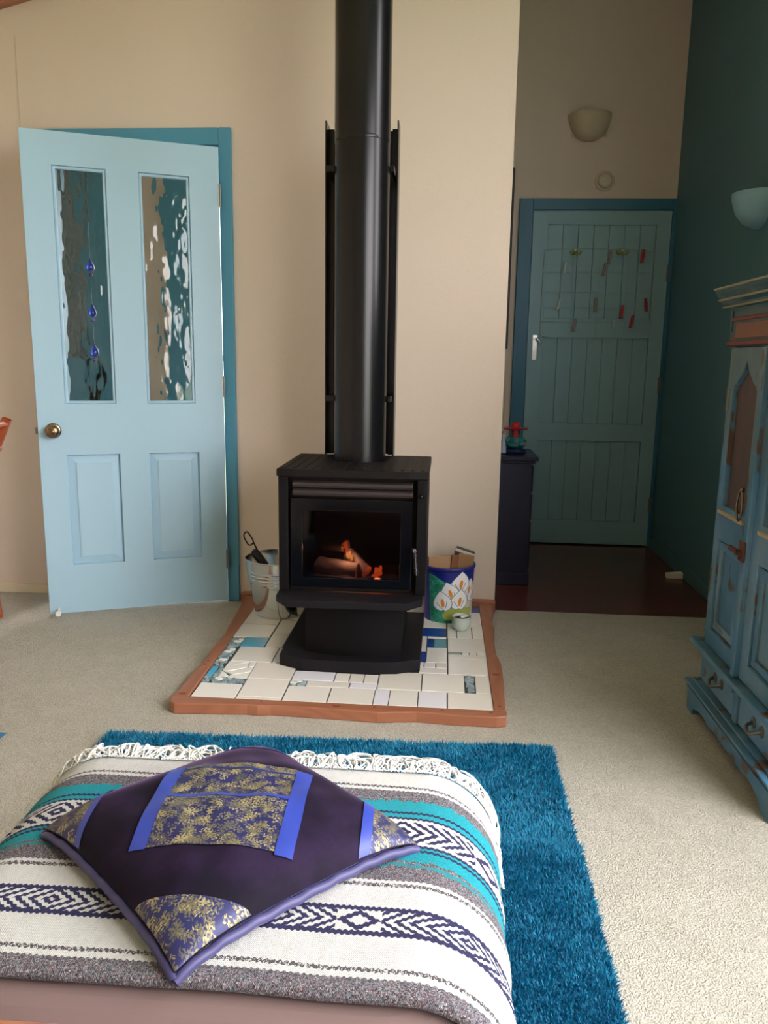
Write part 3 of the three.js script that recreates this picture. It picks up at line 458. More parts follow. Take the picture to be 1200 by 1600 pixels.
// ---------------------------------------------------------------- painted bin of kindling, and the little pot
{
  const cx = 0.037, cz = -3.262, o = thing('painted_bin', 'hand-painted bin with white lilies on green and blue, right of stove', 'bin', [cx, HY, cz]);
  const cv = document.createElement('canvas'); cv.width = 1024; cv.height = 512; const g = cv.getContext('2d');
  // u: 0..1 round the bin, the front at u = 0.5
  g.fillStyle = '#242c92'; g.fillRect(0, 0, 1024, 512);
  g.fillStyle = '#2f8f72'; g.beginPath(); g.moveTo(384, 512); g.lineTo(372, 60); g.quadraticCurveTo(430, 75, 490, 110); g.lineTo(560, 260); g.lineTo(700, 420); g.lineTo(700, 512); g.fill();
  for (let k = 0; k < 260; k++) { const y = rr(90, 512), x = rr(382, y < 260 ? 510 : 660); g.strokeStyle = ['rgba(20,90,70,.5)', 'rgba(70,190,150,.45)', 'rgba(150,220,190,.3)', 'rgba(10,60,60,.4)'][k % 4]; g.lineWidth = rr(3, 9); g.beginPath(); g.moveTo(x, y); g.quadraticCurveTo(x + rr(-20, 20), y + rr(-25, 25), x + rr(-35, 25), y + rr(-40, 40)); g.stroke(); }
  g.fillStyle = '#242b9e'; g.fillRect(250, 0, 126, 512); g.fillStyle = '#1d2472'; g.fillRect(0, 0, 1024, 44);
  g.fillStyle = '#1f2880'; g.beginPath(); g.moveTo(372, 40); g.lineTo(496, 130); g.lineTo(560, 110); g.lineTo(650, 130); g.lineTo(800, 90); g.lineTo(800, 40); g.fill();
  g.fillStyle = '#cfc9bd'; g.fillRect(590, 150, 210, 330);
  g.fillStyle = '#a8b25a'; for (const [x, y, w] of [[540, 410, 50], [600, 400, 60], [660, 420, 60], [520, 440, 44]]) { g.beginPath(); g.ellipse(x, y, w, 44, 0.3, 0, 7); g.fill(); }
  const lily = (x, y, s, a) => { g.save(); g.translate(x, y); g.rotate(a); g.scale(s * 1.12, s * 1.25); g.fillStyle = '#f1edf0'; g.strokeStyle = '#5d7f86'; g.lineWidth = 4; g.beginPath(); g.moveTo(0, -90); g.bezierCurveTo(46, -50, 74, -10, 52, 40); g.bezierCurveTo(30, 70, 10, 74, 0, 60); g.bezierCurveTo(-20, 74, -48, 60, -62, 30); g.bezierCurveTo(-66, -8, -32, -50, 0, -90); g.fill(); g.stroke(); g.beginPath(); g.moveTo(-36, 4); g.quadraticCurveTo(-20, 34, -6, 50); g.moveTo(30, -4); g.quadraticCurveTo(24, 26, 12, 48); g.stroke(); g.fillStyle = '#e2912e'; g.beginPath(); g.ellipse(2, 8, 11, 34, 0.05, 0, 7); g.fill(); g.restore(); };
  lily(665, 200, 0.85, 0.2); lily(720, 260, 0.9, 0.2); lily(595, 140, 1.0, 0.05); lily(523, 225, 0.92, -0.25); lily(590, 300, 0.95, 0.05); lily(474, 315, 0.95, -0.15);
  const t = new THREE.CanvasTexture(cv); t.colorSpace = THREE.SRGBColorSpace; t.wrapS = THREE.RepeatWrapping;
  const H = 0.235, rad = (v) => 0.101 + 0.008 * v, N = 80;
  obj('painted_shell', grid((u, v) => { const a = u * Math.PI * 2 + Math.PI; return [cx + Math.sin(a) * rad(v), HY + v * H, cz + Math.cos(a) * rad(v)]; }, N, 12), new THREE.MeshStandardMaterial({ map: t, roughness: 0.3, side: THREE.DoubleSide }), o);
  obj('rim', [lathe([[rad(1) - 0.006, H - 0.012], [rad(1) + 0.003, H - 0.012], [rad(1) + 0.005, H - 0.004], [rad(1) + 0.002, H + 0.002], [rad(1) - 0.006, H], [rad(1) - 0.006, H - 0.012]], 60).translate(cx, HY, cz)], std('#262c84', 0.35), o);
  obj('inner', [lathe([[0, 0.006], [rad(0) - 0.004, 0.006], [rad(1) - 0.005, H - 0.004]], 48).translate(cx, HY, cz)], std('#30345e', 0.6, { side: THREE.DoubleSide }), o);
  const card = std('#b08a66', 0.9), card2 = std('#8c5a3a', 0.9), Yt = HY + H;
  const box = (w, h, d, x, y, z, rz, ry) => new RoundedBoxGeometry(w, h, d, 1, 0.002).rotateZ(rz).rotateY(ry).translate(x, y, z);
  tag(obj('folded_cardboard', box(0.1, 0.2, 0.012, cx - 0.035, Yt - 0.065, cz + 0.03, 0.03, 0.2), card), 'tan folded cardboard at the left in the painted bin', 'cardboard');
  tag(obj('kindling_stick', box(0.03, 0.2, 0.022, cx + 0.018, Yt - 0.062, cz + 0.025, -0.08, 0.1), card2), 'reddish brown kindling stick standing in the painted bin', 'kindling');
  tag(obj('paper_bag', box(0.065, 0.2, 0.02, cx + 0.062, Yt - 0.06, cz + 0.01, -0.12, -0.2), std('#a37a55', 0.9)), 'brown paper bag at the right in the painted bin', 'paper bag');
  const f = thing('card_carton', 'black and white carton corner poking out of the painted bin', 'carton', [cx + 0.05, Yt - 0.02, cz - 0.02]);
  obj('carton_sleeve', box(0.08, 0.14, 0.03, cx + 0.05, Yt - 0.015, cz - 0.03, -0.3, 0), std('#3a3640', 0.6), f);
  obj('carton_edge', box(0.084, 0.012, 0.034, cx + 0.05 + 0.0175, Yt + 0.042, cz - 0.03, -0.3, 0), std('#cfc6b8', 0.7), f);
  obj('carton_window', box(0.02, 0.03, 0.002, cx + 0.082, Yt + 0.01, cz - 0.0135, -0.3, 0), std('#b8b0a8', 0.7), f);
  const px = 0.092, pz = -3.09, p = thing('ceramic_pot', 'small pale green ceramic pot in front of the painted bin', 'pot', [px, HY, pz]);
  obj('pot_body', lathe([[0, 0.003], [0.019, 0.003], [0.02, 0], [0.025, 0.002], [0.034, 0.014], [0.0375, 0.028], [0.036, 0.042], [0.0335, 0.05], [0.0365, 0.0565], [0.0355, 0.058], [0.032, 0.052], [0.033, 0.04], [0.03, 0.02], [0, 0.012]], 48).translate(px, HY, pz), std('#ccd8cc', 0.25), p);
  const m = tag(obj('ash', grid((u, v) => { const a = u * 6.2832, R = 0.0325 * v; return [px + Math.cos(a) * R, HY + 0.044 + 0.006 * (1 - v) + 0.004 * vnoise(Math.cos(a) * v * 4 + 9, Math.sin(a) * v * 4 + 9, 99, 99, 2), pz + Math.sin(a) * R]; }, 24, 8), std('#4a3a30', 1)), 'dark ash filling the small pale green pot', 'ash'); m.userData.kind = 'stuff';
  tag(obj('paper_scrap', new RoundedBoxGeometry(0.03, 0.006, 0.02, 2, 0.002).rotateZ(0.15).rotateY(0.4).translate(px + 0.01, HY + 0.058, pz + 0.002), M.white), 'crumpled white scrap lying in the small green pot', 'paper scrap');
}

// ---------------------------------------------------------------- blue painted wardrobe
{
  const worn = (base, alt, wood, pale, s, up) => tex(512, 512, (u, v) => {
    const a = fbm(u, v, 5, 4, 4, s), b = fbm(u, v, 18, 9, 4, s + 40), c = fbm(u, v, 60, 30, 3, s + 80), k = fbm(u, v, 8, 3, 3, s + 120);
    let col = mix3(base, alt, sstep(0.42, 0.66, a)); if (up) col = mix3(col, up, 0.75 * sstep(0.5, 0.78, v + 0.3 * (a - 0.5))); col = mix3(col, pale, 0.55 * sstep(0.5, 0.75, k)); col = mix3(col, wood, sstep(0.64, 0.7, b * 0.6 + c * 0.4)); return mix3(col, [col[0] * 0.8, col[1] * 0.8, col[2] * 0.8], c * 0.5);
  });
  const blue = std('#ffffff', 0.5, { map: worn([86, 138, 174], [70, 122, 148], [110, 88, 76], [150, 170, 182], 3, [104, 122, 120]) });
  const green = std('#ffffff', 0.55, { map: worn([70, 106, 106], [54, 90, 96], [112, 80, 62], [130, 140, 130], 9) });
  const brown = std('#ffffff', 0.5, { map: worn([98, 76, 68], [86, 70, 66], [66, 46, 38], [112, 96, 84], 14) });
  const red = std('#7a3c36', 0.55), edge = std('#b9a88a', 0.55), gap = std('#2a2018', 0.8);
  const o = thing('wardrobe', 'worn blue painted two-door wardrobe with arched panels against the teal wall', 'wardrobe', [1.06, 0, -2.17]);
  const zc = -2.17, zl = -2.5, zr = -1.84, xf = 0.852, xb = 1.278;
  const U = (g, s = false) => uvBox(g, s, 0.72);
  // panels lie in the plane x = const: shapes drawn in (z, y) and turned to face -x
  const face = (s, x, d, bev = 0.0015) => ex(s, d, bev).rotateY(-Math.PI / 2).translate(x + d, 0, 0);   // shape x -> +z; front at x
  obj('carcass', [U(bb(xf + 0.01, xb, 0.03, 1.2, zl, zl + 0.022, 0.002)), U(bb(xf + 0.01, xb, 0.03, 1.2, zr - 0.022, zr, 0.002)), U(bb(xb - 0.012, xb, 0.03, 1.25, zl, zr)), U(bb(xf + 0.02, xb, 0.2, 0.225, zl + 0.02, zr - 0.02)), U(bb(xf, xf + 0.02, 0.09, 1.2, zl, zl + 0.04, 0.002)), U(bb(xf, xf + 0.02, 0.09, 1.2, zr - 0.04, zr, 0.002)), U(bb(xf, xf + 0.02, 1.155, 1.262, zl, zr, 0.002))], blue, o);
  // plinth with scalloped lower edge and feet
  const pl = [[zl - 0.006, 0.095], [zl - 0.006, 0.0], [zl + 0.05, 0.0], [zl + 0.06, 0.022]]; const nS = 30; for (let k = 0; k <= nS; k++) { const t = k / nS, z = lerp(zl + 0.075, zr - 0.075, t); pl.push([z, 0.026 + 0.012 * Math.abs(Math.sin(t * Math.PI * 4))]); } pl.push([zr - 0.06, 0.022], [zr - 0.05, 0.0], [zr + 0.006, 0.0], [zr + 0.006, 0.095]);
  obj('plinth', [U(face(shape(pl.reverse()), 0.818, 0.024, 0.003), true)], blue, o);
  obj('plinth_side', [U(bb(0.84, xb, 0, 0.095, zl - 0.006, zl + 0.016, 0.003)), U(bb(0.84, xb, 0, 0.095, zr - 0.016, zr + 0.006, 0.003))], blue, o);
  obj('plinth_moulding', [U(bb(0.806, 0.85, 0.093, 0.102, zl - 0.012, zr + 0.012, 0.003), true), U(bb(0.812, 0.85, 0.072, 0.08, zl - 0.01, zr + 0.01, 0.003), true), U(bb(0.826, 0.86, 0.102, 0.11, zl, zr, 0.003), true)], blue, o);
  // drawers
  for (const s of [-1, 1]) {
    const z0 = s < 0 ? zl + 0.04 : zc + 0.018, z1 = s < 0 ? zc - 0.018 : zr - 0.04, zm = (z0 + z1) / 2;
    const d = obj('drawer', [U(bb(xf - 0.006, xf + 0.02, 0.114, 0.214, z0 + 0.003, z1 - 0.003, 0.003), true)], blue, o);
    obj('drawer_handle', [lathe([[0, 0.004], [0.014, 0.003], [0.016, 0], [0, 0]], 20).rotateZ(Math.PI / 2).translate(xf - 0.006, 0.167, zm - 0.028), lathe([[0, 0.004], [0.014, 0.003], [0.016, 0], [0, 0]], 20).rotateZ(Math.PI / 2).translate(xf - 0.006, 0.167, zm + 0.028), tube([[xf - 0.008, 0.167, zm - 0.03], [xf - 0.026, 0.16, zm - 0.022], [xf - 0.03, 0.15, zm], [xf - 0.026, 0.16, zm + 0.022], [xf - 0.008, 0.167, zm + 0.03]], 0.005, 30)], M.steel, d);
  }
  obj('drawer_divider', [U(bb(xf - 0.012, xf + 0.02, 0.108, 0.235, zc - 0.016, zc + 0.016, 0.003)), U(bb(xf - 0.03, xf, 0.2, 0.226, zc - 0.014, zc + 0.014, 0.004))], blue, o);
  obj('ledge', [U(bb(0.812, xf + 0.02, 0.226, 0.242, zl - 0.014, zr + 0.014, 0.004), true), U(bb(0.83, xf + 0.02, 0.214, 0.226, zl - 0.006, zr + 0.006, 0.003), true)], blue, o);
  // doors
  for (const s of [-1, 1]) {
    const z0 = s < 0 ? zl + 0.042 : zc + 0.002, z1 = s < 0 ? zc - 0.002 : zr - 0.042, Z = (t) => (s < 0 ? z0 + t * (z1 - z0) : z1 - t * (z1 - z0));       // t from hinge side to meeting side
    const a0 = 0.14, a1 = 0.78, am = (a0 + a1) / 2;
    const arch = [[a0, 0.69], [a1, 0.69], [a1, 1.03], [a1 - 0.03, 1.045], [a1 - 0.1, 1.052], [a1 - 0.17, 1.07], [am + 0.06, 1.088], [am, 1.112], [am - 0.06, 1.088], [a0 + 0.17, 1.07], [a0 + 0.1, 1.052], [a0 + 0.03, 1.045], [a0, 1.03]];
    const hole = (p) => { const q = p.map(([t, y]) => [Z(t), y]); return s < 0 ? q : q.reverse(); };
    const low = [[a0, 0.3], [a1, 0.3], [a1, 0.585], [a0, 0.585]];
    const d = obj('door', U(face(shape(rect(z0 + 0.002, z1 - 0.002, 0.246, 1.152), [hole(arch), hole(low)]), xf - 0.014, 0.024, 0.003)), blue, o);
    const zz = [Z(a0 - 0.02), Z(a1 + 0.02)].sort((p, q) => p - q);
    obj('arched_panel', U(bb(xf + 0.002, xf + 0.008, 0.68, 1.12, zz[0], zz[1])), brown, d);
    obj('lower_panel', [U(bb(xf + 0.0, xf + 0.008, 0.29, 0.595, zz[0], zz[1]))], blue, d);
    const zq = [Z(a0 + 0.012), Z(a1 - 0.012)].sort((p, q) => p - q), zi = [Z(a0 + 0.1), Z(a1 - 0.1)].sort((p, q) => p - q);
    obj('panel_moulding', face(shape(rect(zq[0], zq[1], 0.306, 0.579), [rect(zi[0], zi[1], 0.33, 0.555)]), xf - 0.008, 0.01, 0.003), blue, d);
    obj('rail_moulding', [U(bb(xf - 0.022, xf - 0.01, 0.664, 0.676, zq[0] - 0.012, zq[1] + 0.012, 0.003), true)], edge, d);
    for (const y of [1.0, 0.45]) obj('hinge', [bb(xf - 0.017, xf - 0.01, y - 0.035, y + 0.035, Math.min(Z(0.0), Z(0.06)), Math.max(Z(0), Z(0.06)), 0.002)], M.steel, d);
  }
  obj('meeting_strip', [U(bb(xf - 0.03, xf - 0.012, 0.246, 1.152, zc - 0.013, zc + 0.013, 0.004))], blue, o);
  obj('ring_handle', [new THREE.TorusGeometry(0.042, 0.003, 8, 40).scale(0.45, 1, 1).rotateY(Math.PI / 2).translate(xf - 0.034, 0.722, zc - 0.05), lathe([[0, 0.012], [0.006, 0.01], [0.007, 0], [0, 0]], 14).rotateZ(Math.PI / 2).translate(xf - 0.026, 0.766, zc - 0.05)], M.brass, o);
  obj('hasp', [bb(xf - 0.036, xf - 0.028, 0.575, 0.632, zc - 0.024, zc + 0.014, 0.003), bb(xf - 0.04, xf - 0.032, 0.588, 0.604, zc - 0.09, zc - 0.02, 0.003), rod([xf - 0.05, 0.6, zc - 0.005], [xf - 0.03, 0.6, zc - 0.005], 0.008)], std('#6b4236', 0.5, { metalness: 0.4 }), o);
  // frieze and cornice
  obj('frieze', [U(face(shape(rect(zl + 0.002, zr - 0.002, 1.158, 1.258)), xf - 0.008, 0.012, 0.002), true)], green, o);
  obj('red_band', [bb(xf - 0.016, xf, 1.158, 1.172, zl - 0.004, zr + 0.004, 0.004), bb(xf - 0.014, xf, 1.228, 1.24, zl + 0.02, zr - 0.004, 0.004)], red, o);
  obj('frieze_panel', [bb(xf - 0.011, xf, 1.178, 1.222, zl + 0.05, zr - 0.05, 0.003)], std('#8a5c48', 0.6), o);
  const co = [[0.852, 1.255], [0.845, 1.255], [0.84, 1.266], [0.83, 1.27], [0.828, 1.28], [0.818, 1.288], [0.812, 1.3], [0.804, 1.31], [0.8, 1.33], [0.852, 1.33]];
  obj('cornice', [ex(shape([[0.852, 1.255], ...co.slice(1).map(([x, y]) => [x, y])]), zr - zl + 0.07, 0.002).translate(0, 0, zl - 0.035), U(bb(0.845, xb, 1.258, 1.328, zl - 0.033, zl + 0.03, 0.004)), U(bb(0.845, xb, 1.258, 1.328, zr - 0.03, zr + 0.033, 0.004)), U(bb(0.84, xb, 1.2, 1.26, zl, zl + 0.02, 0.002)), U(bb(0.85, xb, 1.3, 1.33, zl, zr))].map((g) => uvBox(g, true, 1.4)), green, o);
  obj('cornice_edge', [bb(0.812, 0.82, 1.289, 1.295, zl - 0.037, zr + 0.037, 0.002), bb(0.797, 0.804, 1.32, 1.326, zl - 0.038, zr + 0.038, 0.002), bb(0.826, 0.832, 1.269, 1.274, zl - 0.036, zr + 0.036, 0.002)], std('#9a9478', 0.55), o);
}

// ---------------------------------------------------------------- ottoman
{
  const o = thing('ottoman', 'low mauve velvet ottoman under the striped blanket', 'ottoman', [-0.295, 0, -1.03]);
  const m = phys({ color: '#7d6765', roughness: 0.9, sheen: 0.6, sheenColor: new THREE.Color('#a89490'), sheenRoughness: 0.5 });
  const outl = (x0, x1, z0, z1, r) => { const p = []; [[x1 - r, z1 - r, 90, 0], [x1 - r, z0 + r, 0, -90], [x0 + r, z0 + r, -90, -180], [x0 + r, z1 - r, 180, 90]].forEach(([cx, cz, a, b]) => { for (let k = 0; k <= 8; k++) { const t = lerp(a, b, k / 8) * Math.PI / 180; p.push([cx + r * Math.cos(t), cz + r * Math.sin(t)]); } }); return p; };
  obj('cushion_top', plan(outl(-0.675, 0.085, -1.365, -0.692, 0.14), 0.1, 0.38, 0.09, [], 8), m, o);
  obj('body', plan(outl(-0.655, 0.065, -1.345, -0.71, 0.12), 0.04, 0.12, 0.01), m, o);
  for (const [x, z] of [[-0.6, -1.28], [0.01, -1.28], [-0.6, -0.78], [0.01, -0.78]]) obj('foot', new THREE.CylinderGeometry(0.025, 0.018, 0.05, 16).translate(x, 0.026, z), M.pineDark, o);
}
// timber rail whose orange edge shows at the bottom corner
{
  const o = thing('timber_bench', 'orange timber edge of a seat at the bottom left corner', 'bench', [-0.62, 0, -0.56]);
  obj('rail', uvBox(bb(-1.1, -0.36, 0.36, 0.42, -0.688, -0.62, 0.012), true), M.pine, o);
  for (const x of [-1.05]) obj('leg', uvBox(bb(x - 0.03, x + 0.03, 0, 0.36, -0.685, -0.625, 0.008)), M.pine, o);
}

// ---------------------------------------------------------------- striped blanket
const BX = -0.295, BW = 0.275, BR = 0.115, BY = 0.394;
// fold profile across x: s is the distance from the middle, measured along the cloth
function drape(s, z) {
  const sg = Math.sign(s) || 1; let a = Math.abs(s), x, y, nx, ny; const arc = BR * Math.PI / 2;
  if (a < BW) { x = a; y = 0; nx = 0; ny = 1; }
  else if (a < BW + arc) { const t = (a - BW) / BR; x = BW + BR * Math.sin(t); y = -BR * (1 - Math.cos(t)); nx = Math.sin(t); ny = Math.cos(t); }
  else { const d = a - BW - arc; x = BW + BR + 0.02 * Math.sin(d * 9 + z * 14) * Math.min(1, d * 10) * 0.5 + d * 0.03; y = -BR - d; nx = 1; ny = 0; }
  return { x: BX + sg * x, y: BY + y, nx: sg * nx, ny };
}
const zFar = -1.268, zNear = -0.772;
{
  const Wm = 1.1, Z1 = -1.29, Z2 = -0.74;     // texture spans s in [-.55,.55], z in [Z1, Z2]
  const white = [249, 248, 246], navy = [38, 36, 84], teal = [16, 158, 178], gry = [128, 122, 128];
  const chev = (s, t, per) => {            // diamonds and chevrons, t in 0..1 across the band
    let q = ((s / per) % 1 + 1) % 1; const d = Math.abs(t - 0.5) * 2, c = Math.abs(q - 0.5) * 2;     // c: 0 at the middle of the repeat
    const e = c * 7;               // seven steps from the middle
    if (e < 1.5) { const r = e / 1.5 + d; return r > 0.55 && r < 1.0; }
    return ((e + (0.5 - d) * 1.5) % 1.0) < 0.48;
  };
  const map = tex(2048, 1024, (u, v) => {
    const s = (u - 0.5) * Wm, wob = 0.0012 * Math.sin(s * 800) + 0.0016 * (fbm(u, v, 40, 4, 3, 3) - 0.5), z = lerp(Z1, Z2, v) + wob;
    const n = h2(Math.floor(u * 1024), Math.floor(v * 340), 5), n2 = h2(Math.floor(u * 700), Math.floor(v * 500), 8);
    const marl = () => { const k = n * 0.6 + n2 * 0.4; let c = k < 0.3 ? [70, 64, 74] : k < 0.55 ? [118, 110, 118] : k < 0.78 ? [150, 146, 154] : [196, 192, 196]; if (n2 > 0.975) c = [150, 70, 66]; else if (n > 0.975) c = [70, 130, 140]; return c; };
    const W = mix3(white, [214, 212, 212], 0.6 * n * fbm(u, v, 300, 60, 2, 4)), T = mix3(teal, [30, 186, 202], n), dash = (n < 0.75 ? [96, 90, 96] : W);
    const N = mix3(navy, [70, 68, 120], n2 * 0.5);
    const z0 = z;
    if (z0 < -1.223) return W; if (z0 < -1.217) return dash; if (z0 < -1.208) return W;
    const fz = (fbm(u, v, 120, 40, 2, 9) - 0.5) * 0.014;
    if (z0 + fz < -1.176) return marl();
    if (z0 < -1.146) return T; if (z0 < -1.141) return N; if (z0 < -1.131) return T; if (z0 < -1.126) return N; if (z0 < -1.119) return W;
    if (z0 < -1.066) return chev(s + 0.02, (z0 + 1.119) / 0.053, 0.27) ? N : W;
    if (z0 < -1.059) return W; if (z0 < -1.053) return N; if (z0 < -1.048) return T; if (z0 < -1.043) return N; if (z0 + fz < -1.02) return T;
    if (z0 + fz < -1.013) return marl(); if (z0 + fz < -1.006) return mix3(T, gry, 0.3);
    if (z0 < -0.975) return marl(); if (z0 < -0.968) return W; if (z0 < -0.961) return dash; if (z0 < -0.919) return W; if (z0 < -0.912) return N;
    if (z0 < -0.874) return chev(s - 0.07, (z0 + 0.912) / 0.038, 0.27) ? N : W;
    if (z0 < -0.866) return N; if (z0 < -0.814) return W; if (z0 < -0.808) return dash; if (z0 < -0.798) return W;
    return marl();
  });
  map.wrapS = map.wrapT = THREE.ClampToEdgeWrapping;
  const weave = tex(512, 512, (u, v) => { const n = 255 * (0.55 * (0.5 + 0.5 * Math.sin(v * Math.PI * 2 * 64 + 2.2 * Math.sin(u * Math.PI * 2 * 64))) + 0.45 * vnoise(u * 200, v * 100, 200, 100, 6)); return [n, n, n]; }, false, 7, 3.5);
  const cloth = new THREE.MeshStandardMaterial({ map, roughness: 0.95, bumpMap: weave, bumpScale: 0.0035 });
  const o = thing('striped_blanket', 'fringed woven blanket striped white, teal, navy and grey over the ottoman', 'blanket', [BX, 0.38, -1.03]);
  const th = 0.016, L = zNear - zFar - th / 2, arc = Math.PI * th / 2, tot = L + arc + L;
  const surf = (u, v) => {                     // v runs far -> near on top, round the fold, back underneath
    const s = (u - 0.5) * Wm; let q = v * tot, z, h;
    if (q < L) { z = zFar + q; h = th; } else if (q < L + arc) { const a = (q - L) / (th / 2); z = zFar + L + Math.sin(a) * th / 2; h = th / 2 + Math.cos(a) * th / 2; } else { z = zFar + tot - q; h = 0; }
    const wr = 0.004 * (fbm(u, z * 0.9 + 2, 9, 7, 3, 12) - 0.5) + 0.0016 * Math.sin(z * 60 + s * 8) * sstep(0.2, 0.4, Math.abs(s)), d = drape(s, z), zz = z + 0.008 * (fbm(u, 0.3, 7, 1, 2, 21) - 0.5) + 0.012 * sstep(0.25, 0.45, Math.abs(s));
    const hh = h > 0 ? h * (1 + 0.0) + wr + 0.001 : 0; return [d.x + d.nx * hh, d.y - th * 0 - 0.012 + d.ny * (hh), zz];
  };
  const zOf = (v) => { const q = v * tot; return q < L ? zFar + q : q < L + arc ? zFar + L + (q - L) * 0.8 : zFar + L + arc * 0.8 + (q - L - arc) * 0.1; };
  const g = grid(surf, 260, 220, (u, v) => [u, clamp((zOf(v) - Z1) / (Z2 - Z1))]);
  obj('woven_cloth', g, cloth, o);
  // fringe of white yarn along the far edge
  const fr = [];
  for (let k = 0; k < 520; k++) {
    const s = lerp(-0.545, 0.545, (k + rnd()) / 520), ln = rr(0.03, 0.075), pts = [], a = rr(-0.7, 0.7), cu = rr(-3, 3), y0 = 0.008;
    for (let q = 0; q <= 7; q++) { const t = q / 7, sx = s + ln * (a * t + 0.25 * Math.sin(cu * t * 2.2)), zz = zFar + 0.004 - ln * t * (1 - 0.15 * Math.abs(a)) * (0.55 + 0.45 * Math.cos(cu * t * 0.5)), d = drape(sx, zz), lift = y0 * (1 - t) + 0.006 + 0.014 * Math.sin(t * 3.1) * Math.abs(Math.sin(k * 12.9)); pts.push([d.x + d.nx * lift, d.y + d.ny * lift - 0.006, zz]); }
    fr.push(tube(pts, rr(0.001, 0.0019), 12, 5));
  }
  for (let k = 0; k < 46; k++) {        // tufts standing off the hanging edge
    const s = (k % 3 ? 1 : -1) * rr(0.38, 0.53), zz = zFar + rr(-0.01, 0.02), d = drape(s, zz), l = rr(0.02, 0.045), pts = []; const az = rr(-0.9, 0.2);
    for (let q = 0; q <= 5; q++) { const t = q / 5; pts.push([d.x + d.nx * (0.004 + l * 0.5 * t), d.y - l * 0.7 * t * t, zz + az * l * t]); }
    fr.push(tube(pts, 0.0022, 8, 5));
  }
  const f = obj('fringe', fr, std('#efeeec', 0.95), o); f.userData.kind = 'stuff'; f.userData.label = 'white knotted yarn fringe';
}

